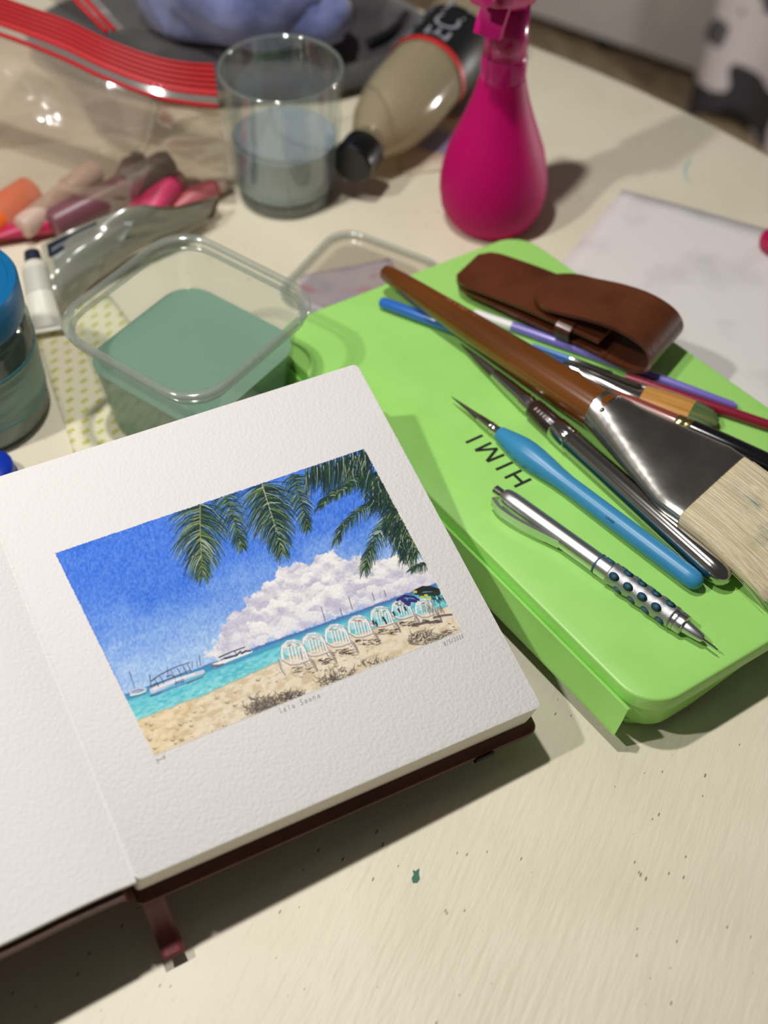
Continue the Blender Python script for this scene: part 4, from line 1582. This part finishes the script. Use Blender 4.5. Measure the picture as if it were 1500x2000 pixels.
def head_ring(s, z0, z1, hw):
    c = SB + hx * s
    r = []
    for j in range(20):
        th = 2 * math.pi * (j + .5) / 20
        cx, sx = math.cos(th), math.sin(th)
        y = math.copysign(abs(cx) ** .5, cx) * hw
        z = lerp(z0, z1, (math.copysign(abs(sx) ** .5, sx) + 1) / 2)
        r.append(Vector((c.x + hy.x * y, c.y + hy.y * y, z)))
    return r


link('head', rings('head', [head_ring(-.024, .160, .186, .0075), head_ring(-.022, .156, .194, .0105), head_ring(-.014, .154, .200, .0125), head_ring(.002, .156, .202, .0130), head_ring(.016, .164, .200, .0115), head_ring(.030, .172, .196, .0090)]), M_magenta_head, spray)
link('neck', lathe('neck', SB, [(.0142, .126), (.0137, .140), (.0132, .160)], 28), M_magenta_head, spray)
link('nozzle', rings('nozzle', [head_ring(.029, .176, .194, .0078), head_ring(.039, .176, .194, .0078), head_ring(.040, .180, .190, .005)]), M_magenta_head, spray, sharp=40)
tr_pts = [SB + hx * .013 + Vector((0, 0, .172)), SB + hx * .017 + Vector((0, 0, .167)), SB + hx * .0205 + Vector((0, 0, .162)), SB + hx * .0235 + Vector((0, 0, .157)), SB + hx * .0255 + Vector((0, 0, .1515))]
link('trigger', box_path('trigger', curve_pts(tr_pts, 14), .0045, .018, side=hx), M_magenta_head, spray, sharp=40)
link('back_shroud', box_path('back_shroud', [SB + hx * -.0215 + hy * -.004 + Vector((0, 0, z)) for z in (.160, .150, .138, .126)], .004, .010, side=hx), M_magenta_head, spray, sharp=40)

# ------------------------------------------------------------------ drinking glass with paint water
GB = at(560, 376, 0)
M_glass = film('clear_glass', (251, 253, 252), 0.02, 0.12, 0.03, (220, 226, 222), 0.45)
glass = thing('drinking_glass', 'clear glass tumbler half full of cloudy grey-blue paint water', 'glass', GB)
M_gwater = murky('cloudy_blue_water', (176, 192, 200), 0.42)
link('tumbler', lathe('tumbler', GB, [(.028, 0), (.0335, .0010), (.0350, .004), (.0372, .03), (.0398, .065), (.0416, .096), (.0414, .0985), (.0400, .0988), (.0394, .0970), (.0374, .065), (.0350, .03), (.0335, .0120), (.028, .0110)], 64), M_glass, glass)
gls = glass.children[-1]
M_glass_thick = film('thick_glass_base', (190, 202, 198), 0.10, 0.2, 0.05, (90, 110, 105), 0.5)
link('base', lathe('base', GB, [(.0280, .0012), (.0328, .0030), (.0334, .0100), (.028, .0106)], 48), M_glass_thick, glass, sharp=40)
link('water', lathe('water', GB, [(.028, .0114), (.0330, .0122), (.0346, .03), (.0357, .046), (.0360, .0470), (.0352, .0462), (.02, .0460)], 64), M_gwater, glass, sharp=60)
rr = [(.0406 + .0013 * math.cos(2 * math.pi * k / 10), .0985 + .0012 * math.sin(2 * math.pi * k / 10)) for k in range(11)]
link('rim', lathe('rim', GB, rr, 64, False, False), film('glass_rim', (232, 238, 236), 0.14, 0.3, 0.06, (214, 220, 218), 0.5), glass)
# faceted sides of the tumbler
for k in range(12):
    a = 2 * math.pi * k / 12 + .13
    c0 = GB + Vector((.0353 * math.cos(a), .0353 * math.sin(a), .008))
    c1 = GB + Vector((.0400 * math.cos(a), .0400 * math.sin(a), .066))
    link('facet_ridge', tube('facet_ridge', c0, c1, [(0, .0006), (.9, .0008), (1, .0002)], 6), M_glass, glass)

# ------------------------------------------------------------------ square tub of green water
TZ = 0.084
t_edges = [((140, 587), (299, 470)), ((411, 465), (560, 540)), ((583, 647), (429, 755)), ((345, 755), (154, 671))]
tc_ = sum(((at(*p, TZ) + at(*q, TZ)) / 2 for p, q in t_edges), Vector()) / 4
ta = math.radians(54.8)
tub = thing('plastic_tub', 'clear square deli tub with rolled rim full of murky green paint water', 'tub', Vector((tc_.x, tc_.y, 0)))
M_tub = film('clear_tub_plastic', (248, 250, 248), 0.04, 0.10, 0.07, (215, 218, 210), 0.45)


def rsq(h, r, seg=8):
    pts = [(h, h), (-h, h), (-h, -h), (h, -h)]
    o = rounded(ccw(pts), r, seg)
    return [(tc_.x + x * math.cos(ta) - y * math.sin(ta), tc_.y + x * math.sin(ta) + y * math.cos(ta)) for x, y in o]


TS = 0.0552
link('wall', stack('wall', [(rsq(.036, .014), .0006), (rsq(.0400, .016), .0020), (rsq(.0418, .017), .010), (rsq(TS - .0055, .022), TZ - .012), (rsq(TS - .0052, .022), TZ - .0055), (rsq(TS - .0022, .023), TZ - .0050), (rsq(TS - .0020, .023), TZ - .0012)], True, False), M_tub, tub, sharp=60)
# rolled rim, two ridges
M_rim = film('clear_rim_plastic', (236, 240, 236), 0.16, 0.16, 0.12, (226, 230, 224), 0.45)
rr = []
for k in range(13):
    a = 2 * math.pi * k / 12
    rr.append((rsq(TS - .0012 + .0022 * math.cos(a), .024), TZ - .0012 + .0020 * math.sin(a)))
link('rim', stack('rim', rr, False, False), M_rim, tub)
rr = []
for k in range(13):
    a = 2 * math.pi * k / 12
    rr.append((rsq(TS - .0028 + .0014 * math.cos(a), .0225), TZ - .0072 + .0014 * math.sin(a)))
link('rim_step', stack('rim_step', rr, False, False), M_rim, tub)
M_twater = murky('murky_green_water', (160, 198, 174), 0.5)
WZ = .0525
link('water', stack('water', [(rsq(.034, .013), .0014), (rsq(.0392, .0155), .0030), (rsq(.0408, .0165), .010), (rsq(.0453, .0192), WZ - .0010), (rsq(.0458, .0194), WZ + .0004), (rsq(.0450, .019), WZ - .0002), (rsq(.03, .012), WZ - .0003)]), M_twater, tub, sharp=60)

# lid of the tub, lying upside down on the table
tcs, tas = tc_, ta
tc_ = at(706, 558, 0)
ta = math.radians(61)
lid = thing('tub_lid', 'clear square plastic lid lying flat on a paint-stained sheet behind the tub', 'lid', Vector((tc_.x, tc_.y, 0)))
M_lid = film('clear_lid_plastic', (246, 244, 242), 0.07, 0.08, 0.12, (220, 212, 202), 0.4)
link('panel', stack('panel', [(rsq(.033, .014), .0018), (rsq(.033, .014), .0026)]), M_lid, lid, sharp=40)
rr = []
for k in range(13):
    a = 2 * math.pi * k / 12
    rr.append((rsq(.0420 + .0020 * math.cos(a), .018), .0036 + .0018 * math.sin(a)))
link('rim', stack('rim', rr, False, False), M_rim, lid)
link('channel', stack('channel', [(rsq(.033, .014), .0026), (rsq(.0345, .0145), .0048), (rsq(.0385, .0165), .0046), (rsq(.0400, .0172), .0026)], False, False), M_lid, lid)
tc_, ta = tcs, tas


# ------------------------------------------------------------------ sheets of paper on the table
def paper(name, label, cat, pts, z, material, th=.0003, wave=.0004, n=14):
    """pts: four corners (photograph pixels) on the table"""
    P = [at(x, y, z) for x, y in pts]
    rows = []
    for i in range(n):
        row = []
        for j in range(n):
            u, v = j / (n - 1), i / (n - 1)
            p = lerp(lerp(P[0], P[1], u), lerp(P[3], P[2], u), v)
            row.append(p + Vector((0, 0, wave * (math.sin(u * 7 + v * 3) + 1))))
        rows.append(row)
    o = link(name, slab(name, rows, th), material)
    tag(o, label, cat)
    return o


M_sheet = mat('white_copy_paper', (226, 220, 218), 0.8, noise=(26, (206, 200, 198), 0.5, 0.75))
nt = M_sheet.node_tree
b_ = nt.nodes['Principled BSDF']
n_ = nt.nodes.new('ShaderNodeTexNoise')
n_.inputs['Scale'].default_value = 14
r_ = nt.nodes.new('ShaderNodeValToRGB')
r_.color_ramp.elements[0].position = .66
r_.color_ramp.elements[0].color = (1, 1, 1, 1)
r_.color_ramp.elements[1].position = .72
r_.color_ramp.elements[1].color = lin((222, 212, 206))
nt.links.new(nt.nodes['Texture Coordinate'].outputs['Object'], n_.inputs['Vector'])
nt.links.new(n_.outputs['Fac'], r_.inputs[0])
mx_ = nt.nodes.new('ShaderNodeMix')
mx_.data_type = 'RGBA'
mx_.blend_type = 'MULTIPLY'
mx_.inputs[0].default_value = 1
src_ = b_.inputs['Base Color'].links[0].from_socket
nt.links.new(src_, mx_.inputs[6])
nt.links.new(r_.outputs[0], mx_.inputs[7])
nt.links.new(mx_.outputs[2], b_.inputs['Base Color'])
paper('paper_sheet', 'blank white sheet of paper lying under the far corner of the green case', 'paper', [(1215, 371), (1600, 474), (1640, 960), (1060, 560)], .0006, M_sheet)


def smudged(name, base, spots, scale):
    m = mat(name, base, 0.75)
    nt = m.node_tree
    prev = None
    for i, (c, lo, hi) in enumerate(spots):
        n = nt.nodes.new('ShaderNodeTexNoise')
        n.noise_dimensions = '4D'
        n.inputs['W'].default_value = 3.1 * i + .7
        n.inputs['Scale'].default_value = scale
        n.inputs['Detail'].default_value = 2
        r = nt.nodes.new('ShaderNodeMapRange')
        r.inputs['From Min'].default_value = lo
        r.inputs['From Max'].default_value = hi
        mx = nt.nodes.new('ShaderNodeMix')
        mx.data_type = 'RGBA'
        nt.links.new(nt.nodes['Texture Coordinate'].outputs['Object'], n.inputs['Vector'])
        nt.links.new(n.outputs['Fac'], r.inputs['Value'])
        nt.links.new(r.outputs[0], mx.inputs[0])
        if prev:
            nt.links.new(prev, mx.inputs[6])
        else:
            mx.inputs[6].default_value = lin(base)
        mx.inputs[7].default_value = lin(c)
        prev = mx.outputs[2]
    nt.links.new(prev, nt.nodes['Principled BSDF'].inputs['Base Color'])
    return m


M_smudge = smudged('paint_stained_paper', (206, 198, 204), [((150, 150, 190), .52, .60), ((214, 84, 120), .56, .62), ((186, 180, 206), .5, .7)], 20)
paper('stained_sheet', 'sheet stained with pink and lavender paint lying under the clear lid', 'paper', [(585, 540), (760, 505), (800, 580), (600, 668)], .0006, M_smudge)
M_smudge2 = smudged('pink_stained_paper', (206, 190, 168), [((196, 140, 128), .48, .62), ((140, 136, 170), .55, .62)], 16)
paper('stained_sheet', 'sheet with faded pink and violet stains lying under the clear bottle', 'paper', [(760, 205), (920, 150), (905, 330), (780, 342)], .0006, M_smudge2)

# magenta cap on the sheet
M_capm = mat('crimson_plastic', (176, 18, 74), 0.3)
cb = at(1516, 484, .0016)
cap = thing('bottle_cap', 'small crimson screw cap lying on the blank white sheet', 'cap', cb)
link('top', lathe('top', cb, [(.0105, 0), (.0118, .001), (.0118, .008), (.0108, .0095), (.006, .0100)], 32), M_capm, cap)
ct_ = cap.children[-1]
for k in range(16):
    a = 2 * math.pi * k / 16
    c = cb + Vector((.0118 * math.cos(a), .0118 * math.sin(a), 0))
    link('ridge', tube('ridge', c + Vector((0, 0, .001)), c + Vector((0, 0, .0078)), [(0, .0006), (1, .0006)], 6, side=Vector((1, 0, 0))), M_capm, ct_)

# ------------------------------------------------------------------ clear bottle lying on its side
BR = .031
bc0 = at(700, 308, .030)
bc1 = at(872, 98, .0325)
bax = (bc1 - bc0).normalized()
bax.z = 0
bottle = thing('clear_bottle', 'clear plastic bottle with black and red label lying on its side behind the tub', 'bottle', Vector((bc0.x, bc0.y, 0)))
M_bott = film('clear_bottle_plastic', (248, 245, 236), 0.10, 0.10, 0.12, (214, 206, 184), 0.45)
M_label = mat('black_label', (18, 20, 22), 0.45)
M_red = mat('red_plastic', (206, 42, 44), 0.4)


def bt(d0, prof, name, material, parent, **k):
    p0 = Vector((bc0.x, bc0.y, BR + .0006))
    L_ = .2
    return link(name, tube(name, p0, p0 + bax * L_, [(d / L_, r) for d, r in prof], 48, **k), material, parent, sharp=40)


bt(0, [(-.012, .0135), (-.0105, .0152), (.008, .0152), (.010, .0140)], 'cap', mat('black_cap_plastic', (12, 13, 16), 0.3), bottle)
bt(0, [(.009, .0120), (.014, .0120), (.016, .0135), (.024, .0175), (.040, .0245), (.060, .0290), (.078, BR), (.185, BR), (.190, .029), (.192, .024)], 'body', M_bott, bottle)
bt(0, [(.110, BR + .0002), (.1102, BR + .0005), (.115, BR + .0005), (.1152, BR + .0002)], 'label_band', M_red, bottle, cap0=False, cap1=False)
bt(0, [(.115, BR + .0003), (.1152, BR + .0004), (.165, BR + .0004), (.1652, BR + .0003)], 'label', M_label, bottle, cap0=False, cap1=False)
M_fill = film('cloudy_medium', (236, 226, 204), 0.62, 0.04, 0.2, (196, 184, 158), 0.4)
bt(0, [(.018, .0130), (.026, .0170), (.041, .0235), (.061, .0275), (.079, BR - .0018), (.184, BR - .0018)], 'medium', M_fill, bottle)
# lettering on the label, wrapped round the bottle; only its outlines can be made out
M_lab_t = mat('pale_print', (150, 150, 158), 0.5)
bs = bax.cross(Vector((0, 0, 1))).normalized()


def wrapped(word_, d0, h, ang0, size):
    p0 = Vector((bc0.x, bc0.y, BR + .0006))
    cu = bpy.data.curves.new('lettering', 'FONT')
    cu.body = word_
    cu.size = size
    tmp = bpy.data.objects.new('lettering', cu)
    COL.objects.link(tmp)
    bpy.context.view_layer.update()
    me = bpy.data.meshes.new_from_object(tmp)
    bpy.data.objects.remove(tmp)
    for v in me.vertices:
        a = math.radians(ang0) + v.co.y / BR
        p = p0 + bax * (d0 + v.co.x) + (bs * math.cos(a) + Vector((0, 0, 1)) * math.sin(a)) * (BR + .0008)
        v.co = p
    link('lettering', me, M_lab_t, bottle, smooth=False)
    tag(bottle.children[-1], 'pale grey label lettering')


wrapped('ECIT', .117, 0, 66, .027)
wrapped('EMUMCO', .117, 0, 118, .012)

# ------------------------------------------------------------------ jar with blue lid
JB = at(-40, 800, 0)
jar = thing('glass_jar', 'glass jar with a bright blue screw lid standing next to the paper towel', 'jar', JB)
JR = .0425
JH = .098
M_jglass = film('jar_glass', (214, 226, 220), 0.10, 0.18, 0.05, (150, 165, 155), 0.45)
link('glass', lathe('glass', JB, [(.034, 0), (.0395, .0012), (JR, .006), (JR, .066), (.0400, .074), (.0375, .077), (.0375, .086)], 56, True, False), M_jglass, jar)
link('paste', lathe('paste', JB, [(.034, .003), (.0400, .0045), (.0410, .010), (.0410, .034), (.03, .0342)], 48), mat('pale_grey_paste', (142, 152, 138), 0.4), jar, sharp=40)
M_jlid = mat('blue_lid_plastic', (0, 100, 152), 0.4)
link('lid', lathe('lid', JB, [(.0385, .075), (.0412, .0755), (.0416, .077), (.0416, JH - .002), (.0405, JH), (.0365, JH), (.0355, JH - .0012), (.02, JH - .0012)], 56), M_jlid, jar, sharp=40)
lid_ = jar.children[-1]
for r in (.012, .024):
    link('ring', lathe('ring', JB, [(r, JH - .0013), (r + .0006, JH - .0004), (r + .0016, JH - .0004), (r + .0022, JH - .0013)], 40, False, False), M_jlid, lid_)
# paper label round the jar
V, Fc = [], []
for k in range(33):
    a = math.radians(-95 + 150 * k / 32)
    for z in (.018, .052):
        V.append(JB + Vector(((JR + .0004) * math.cos(a), (JR + .0004) * math.sin(a), z)))
for k in range(32):
    Fc.append((2 * k, 2 * k + 2, 2 * k + 3, 2 * k + 1))
link('label', mesh('label', V, Fc), mat('teal_label', (146, 176, 170), 0.5, noise=(60, (112, 140, 132), 0.45, 0.6, ((4, 4, .5), 0))), jar)
for z in (.0175, .0525):
    V = []
    link('label_stripe', lathe('label_stripe', JB, [(JR + .0002, z), (JR + .0006, z + .0002), (JR + .0006, z + .0012), (JR + .0002, z + .0014)], 48, False, False), mat('teal_stripe', (60, 140, 150), .5), jar)

# ------------------------------------------------------------------ paper towel
M_towel = mat('patterned_paper_towel', (228, 222, 190), 0.9, bump=(700, 0.5, 0.0006))
nt = M_towel.node_tree
tcn = nt.nodes['Texture Coordinate']
mp = nt.nodes.new('ShaderNodeMapping')
mp.vector_type = 'TEXTURE'
mp.inputs['Rotation'].default_value = (0, 0, math.radians(52))
mp.inputs['Scale'].default_value = (.0115, .0066, 1)
nt.links.new(tcn.outputs['Object'], mp.inputs[0])
bk = nt.nodes.new('ShaderNodeTexBrick')
bk.inputs['Scale'].default_value = 1.0
bk.inputs['Brick Width'].default_value = 1.0
bk.inputs['Row Height'].default_value = 1.0
bk.inputs['Mortar Size'].default_value = 0.33
bk.inputs['Mortar Smooth'].default_value = 0.3
bk.inputs['Color1'].default_value = lin((196, 190, 96))
bk.inputs['Color2'].default_value = lin((208, 200, 120))
bk.inputs['Mortar'].default_value = lin((230, 224, 194))
nt.links.new(mp.outputs[0], bk.inputs['Vector'])
nt.links.new(bk.outputs['Color'], nt.nodes['Principled BSDF'].inputs['Base Color'])
paper('paper_towel', 'paper towel printed with small yellow dashes lying under the tub', 'paper towel', [(52, 600), (215, 580), (430, 872), (150, 905)], .0008, M_towel, wave=.0008)

# small blue cap peeping out behind the book
cb = at(-14, 940, 0)
bcap = thing('blue_cap', 'small deep blue cap on the table between the jar and the sketchbook', 'cap', cb)
M_dblue = mat('deep_blue_plastic', (14, 50, 170), 0.3)
link('top', lathe('top', cb, [(.0125, 0), (.0145, .001), (.0140, .012), (.0125, .0140), (.006, .0145)], 32), M_dblue, bcap)
link('skirt', lathe('skirt', cb, [(.0146, .0005), (.0154, .001), (.0154, .0035), (.0146, .004)], 32, False, False), M_dblue, bcap)


# ------------------------------------------------------------------ tubes, pens and pouches
def paint_tube(name, label, p0, p1, r, body, cap, cat='paint tube', group=None, band=None):
    """p0: crimped end, p1: cap end"""
    o = thing(name, label, cat, Vector((p0.x, p0.y, min(p0.z, p1.z) - r)), group)
    link('body', tube('body', p0, p1, [(0, r * 1.25, .0006), (.04, r * 1.25, .0008), (.05, r * 1.22, r * .25), (.35, r * 1.08, r * .8), (.62, r, r), (.80, r, r), (.84, r * .8, r * .8), (.865, r * .5, r * .5)], 24), body, o, sharp=50)
    link('cap', tube('cap', p0, p1, [(.86, r * .62), (.865, r * .68), (.99, r * .60), (1.0, r * .5)], 20), cap, o, sharp=40)
    if band:
        link('label', tube('label', p0, p1, [(.45, r * 1.055, r * .9), (.62, r * 1.02, r * 1.02), (.74, r * 1.02, r * 1.02)], 24, cap0=False, cap1=False), band, o)
    return o


M_wt = mat('white_tube', (222, 218, 204), 0.4)
M_navyc = mat('navy_plastic', (26, 36, 54), 0.4)
paint_tube('paint_tube', 'white paint tube with navy cap leaning between the jar and the tub', at(92, 648, .0080), at(62, 492, .028), .0085, M_wt, M_navyc, band=mat('grey_label', (196, 194, 182), .5))

# contents of the zip bag
M_mauve = mat('mauve_tube', (122, 74, 84), 0.35)
M_crim = mat('crimson_tube', (186, 26, 78), 0.4)
M_pinkp = mat('pink_plastic', (222, 70, 116), 0.4)
M_beige = mat('beige_plastic', (206, 176, 160), 0.4)
M_orange = mat('orange_plastic', (255, 112, 40), 0.4)
M_greyc = mat('grey_plastic', (120, 112, 106), 0.4)


def marker(name, label, p0, p1, r, body, cap, cat='marker'):
    o = thing(name, label, cat, Vector((p0.x, p0.y, min(p0.z, p1.z) - r)))
    link('barrel', tube('barrel', p0, p1, [(0, r * .7), (.02, r * .95), (.05, r), (.62, r)], 24), body, o, sharp=40)
    link('cap', tube('cap', p0, p1, [(.61, r * 1.06), (.62, r * 1.12), (.95, r * 1.05), (.985, r * .9), (1.0, r * .5)], 24), cap, o, sharp=40)
    return o


marker('marker', 'thick orange marker inside the zip bag', at(-60, 462, .012), at(66, 372, .016), .0115, M_orange, M_orange)
marker('marker', 'beige marker lying beside the orange one in the zip bag', at(40, 448, .013), at(190, 330, .020), .0085, M_beige, M_beige)
marker('marker', 'dark mauve marker with grey cap in the zip bag', at(100, 440, .014), at(338, 318, .026), .0105, M_mauve, M_greyc)
paint_tube('paint_tube', 'mauve paint tube under the dark marker in the zip bag', at(215, 420, .010), at(270, 305, .012), .0095, M_mauve, M_greyc)
paint_tube('paint_tube', 'bright pink paint tube at the closed corner of the zip bag', at(268, 418, .012), at(352, 345, .016), .0105, M_pinkp, M_beige)
paint_tube('paint_tube', 'crimson paint tube along the bottom of the zip bag', at(-40, 455, .0085), at(225, 415, .0095), .0085, M_crim, M_crim)
paint_tube('paint_tube', 'rose paint tube with pale cap lying across the bag corner', at(330, 395, .0075), at(440, 362, .0075), .0068, mat('rose_tube', (206, 110, 118), .4), M_beige)

# zip bag: front and back film, red press seal
M_bag = film('bag_film', (246, 240, 234), 0.20, 0.10, 0.14, (222, 206, 188), 0.4, bump=(40, 0.5, 0.004))
M_seal = mat('red_press_seal', (184, 34, 38), 0.55, spec=0.3)
M_seal_clear = film('seal_film', (226, 214, 208), 0.30, 0.10, 0.15, (190, 178, 172), 0.4)
top_px = [(-190, -70), (-70, -32), (45, 8), (130, 38), (215, 78), (300, 108), (360, 120), (418, 124)]
bot_px = [(-200, 6), (-80, 44), (28, 80), (120, 116), (205, 156), (295, 190), (360, 204), (427, 212)]
zt = [.128, .127, .125, .122, .118, .112, .108, .104]
seal_t = curve_pts([at(x, y, z) for (x, y), z in zip(top_px, zt)], 40)
seal_b = curve_pts([at(x, y, z - .016) for (x, y), z in zip(bot_px, zt)], 40)
base_px = [(-210, 500), (-100, 486), (0, 472), (90, 458), (160, 444), (255, 428), (340, 400), (446, 372)]
base_f = curve_pts([at(x, y, .0012) for x, y in base_px], 40)
bag = thing('zip_bag', 'clear zip bag with red press seal, bulging with markers and paint tubes', 'bag', Vector((*seal_b[20][:2], 0)))


def puff(A, B, bulge, amp, seed, n=22):
    rg = random.Random(seed)
    ph = [rg.uniform(0, 6) for _ in range(6)]
    rows = []
    for i in range(n):
        v = i / (n - 1)
        row = []
        for j, (a, b) in enumerate(zip(A, B)):
            u = j / (len(A) - 1)
            p = lerp(a, b, v)
            d = (b - a)
            nrm = Vector((0, d.z, -d.y))
            nrm = nrm.normalized() if nrm.length > 1e-6 else Vector((0, 0, 1))
            if nrm.z < 0:
                nrm = -nrm
            f = math.sin(math.pi * v) ** .8
            w = amp * (math.sin(9 * u + 5 * v + ph[0]) + .7 * math.sin(17 * u - 9 * v + ph[1]) + .5 * math.sin(5 * u + 21 * v + ph[2])) * math.sin(math.pi * v)
            row.append(p + nrm * (bulge * f + w))
        rows.append(row)
    return rows


link('front_film', sheet('front_film', puff(seal_b, base_f, .012, .0025, 1)), M_bag, bag)
back_b = [Vector((p.x * 1.02, p.y + .112, .0012)) for p in base_f]
link('back_film', sheet('back_film', puff(seal_b, back_b, .012, .0030, 2)), M_bag, bag)
# the seal: red flange, clear channel, red line
strip_rows = [[lerp(a, b, v) for a, b in zip(seal_t, seal_b)] for v in (0, .12, .25, .38, .5, .62, .70)]
link('seal_flange', slab('seal_flange', strip_rows, .0006), M_seal, bag, smooth=False)
sf = bag.children[-1]
for v in (.06, .18, .30, .42, .54):
    pts = [lerp(a, b, v) + Vector((0, -.0004, .0004)) for a, b in zip(seal_t, seal_b)]
    link('seal_ridge', box_path('seal_ridge', pts, .0008, .0008), mat('red_ridge', (156, 24, 30), .55, spec=.3), sf)
link('seal_channel', sheet('seal_channel', [[lerp(a, b, v) for a, b in zip(seal_t, seal_b)] for v in (.68, .80, .92)]), M_seal_clear, bag)
pts = [lerp(a, b, .96) for a, b in zip(seal_t, seal_b)]
link('seal_line', box_path('seal_line', pts, .0022, .0022), M_seal, bag)
pts = [lerp(a, b, .72) for a, b in zip(seal_t, seal_b)]
link('seal_line', box_path('seal_line', pts, .0012, .0012), M_seal, bag)

# ------------------------------------------------------------------ translucent packet under the bag
M_packet = film('grey_packet_film', (206, 206, 196), 0.42, 0.10, 0.18, (176, 178, 162), 0.4)
pk = thing('plastic_packet', 'crumpled greyish translucent packet propped between the zip bag and the tub', 'packet', Vector((*at(220, 520, 0)[:2], 0)))
A = curve_pts([at(80, 478, .030), at(150, 446, .038), at(258, 404, .046), at(330, 410, .036), at(420, 392, .020)], 24)
B = curve_pts([at(108, 640, .004), at(150, 590, .006), at(190, 548, .010), at(270, 500, .008), at(400, 440, .003)], 24)
link('film', sheet('film', puff(A, B, .004, .0022, 5, 14)), M_packet, pk)
A2 = [p + Vector((.002, .004, -.001)) for p in A]
B2 = [Vector((p.x + .006, p.y + .022, .003)) for p in B]
link('back_film', sheet('back_film', puff(A2, B2, .002, .002, 6, 10)), M_packet, pk)
link('header', slab('header', [[lerp(a, b, v) + Vector((0, -.0012, .0012)) for a, b in zip(A[2:14], B[2:14])] for v in (.22, .36, .5, .64)], .0006), mat('pale_grey_header', (168, 176, 176), .5), pk)
link('shaded_card', slab('shaded_card', [[lerp(a, b, v) + Vector((.004, .010, .0002 - .004 * v)) for a, b in zip(A[9:], B[9:])] for v in (.12, .35, .6, .85)], .0006), mat('shaded_taupe', (116, 104, 84), .7), pk)  # brown packet content, with the shade behind the tub put into its colour
link('dark_stripe', slab('dark_stripe', [[lerp(a, b, v) + Vector((0, -.0012, .0014)) for a, b in zip(A[1:9], B[1:9])] for v in (.04, .12, .20)], .0006), M_navyc, pk)

# ------------------------------------------------------------------ second bag, blue bundle and dark pouch behind


def lumpy(name, c, rad, amp, seed, material, parent, flat=0.0, nu=48, nv=28, rot=0.0):
    rg = random.Random(seed)
    ph = [rg.uniform(0, 6.3) for _ in range(8)]
    rs = []
    for i in range(1, nv):
        th = math.pi * i / nv
        r = []
        for j in range(nu):
            f = 2 * math.pi * j / nu
            x, y, z = math.sin(th) * math.cos(f), math.sin(th) * math.sin(f), math.cos(th)
            k = 1 + amp * (math.sin(3 * x + 2 * y + ph[0]) + .8 * math.sin(5 * y - 4 * z + ph[1]) + .6 * math.sin(7 * x + 3 * z + ph[2]) + .4 * math.sin(11 * (x + y) + ph[3]))
            X, Y, Z = x * rad[0] * k, y * rad[1] * k, max(-rad[2] * .62, z * rad[2] * k)
            X, Y = X * math.cos(rot) - Y * math.sin(rot), X * math.sin(rot) + Y * math.cos(rot)
            r.append(Vector((c[0] + X, c[1] + Y, c[2] + Z)))
        rs.append(r)
    return link(name, rings(name, rs), material, parent)


M_char = mat('charcoal_fabric', (78, 76, 76), 0.75, sheen=0.2, noise=(30, (60, 58, 62), 0.4, 0.7), bump=(200, 0.3, 0.002))
pouch = thing('fabric_pouch', 'wide soft charcoal fabric pouch lying flat behind the glass and bags', 'pouch', Vector((-.10, .965, 0)))
lumpy('body', (-.128, .975, .0152), (.165, .085, .024), .035, 12, M_char, pouch, rot=.05, nu=64)
zp0 = [Vector((-.02, .935, .0330)), Vector((-.005, .950, .0330)), Vector((.005, .970, .0310)), Vector((.010, .990, .0280))]
link('zipper', box_path('zipper', curve_pts(zp0, 20), .005, .003), M_black, pouch)
M_blue_cloth = mat('periwinkle_cloth', (138, 146, 196), 0.8, sheen=0.3, noise=(26, (84, 94, 142), 0.4, 0.65), bump=(60, 0.5, 0.003))
bc = Vector((-.115, .948, .073))
bund = thing('cloth_bundle', 'bundled periwinkle blue cloth lying on the charcoal pouch behind the glass', 'cloth', Vector((bc.x, bc.y, .05)))
lumpy('cloth', bc, (.080, .052, .054), .06, 4, M_blue_cloth, bund)
lumpy('tucked_end', bc + Vector((.055, -.026, -.010)), (.030, .022, .026), .06, 8, M_blue_cloth, bund, nu=32, nv=18)
# larger bag with its own red seal, leaning on the bundle
M_bag2 = film('smoky_bag_film', (220, 218, 220), 0.16, 0.10, 0.12, (160, 158, 160), 0.4)
bag2 = thing('large_zip_bag', 'second zip bag with red seal lying between the front bag and blue cloth', 'bag', Vector((-.26, .95, 0)))
s0 = [at(112, -60, .13), at(140, -10, .128), at(172, 26, .122), at(210, 64, .112)]
s1 = [at(150, -70, .13), at(182, -16, .128), at(212, 20, .122), at(244, 56, .112)]
pa, pb = curve_pts(s0, 20), curve_pts(s1, 20)
for v in (.0, .42):
    pts = [lerp(a, b, v) for a, b in zip(pa, pb)]
    link('seal_line', box_path('seal_line', pts, .0030, .0020), M_seal, bag2)
link('seal_flange', sheet('seal_flange', [[lerp(a, b, v) for a, b in zip(pa, pb)] for v in (0, .5, 1)]), M_seal_clear, bag2)
pc2 = curve_pts([at(250, -70, .118), at(276, -20, .114), at(306, 30, .104), at(330, 80, .09)], 20)
link('film', sheet('film', puff(pb, pc2, .004, .0015, 21, 10)), M_bag2, bag2)
pd2 = curve_pts([Vector((-.33, 1.02, .045)), Vector((-.28, .98, .045)), Vector((-.25, .95, .045)), Vector((-.22, .925, .045))], 20)
link('back_film', sheet('back_film', puff(pa, pd2, .003, .0015, 22, 10)), M_bag2, bag2)
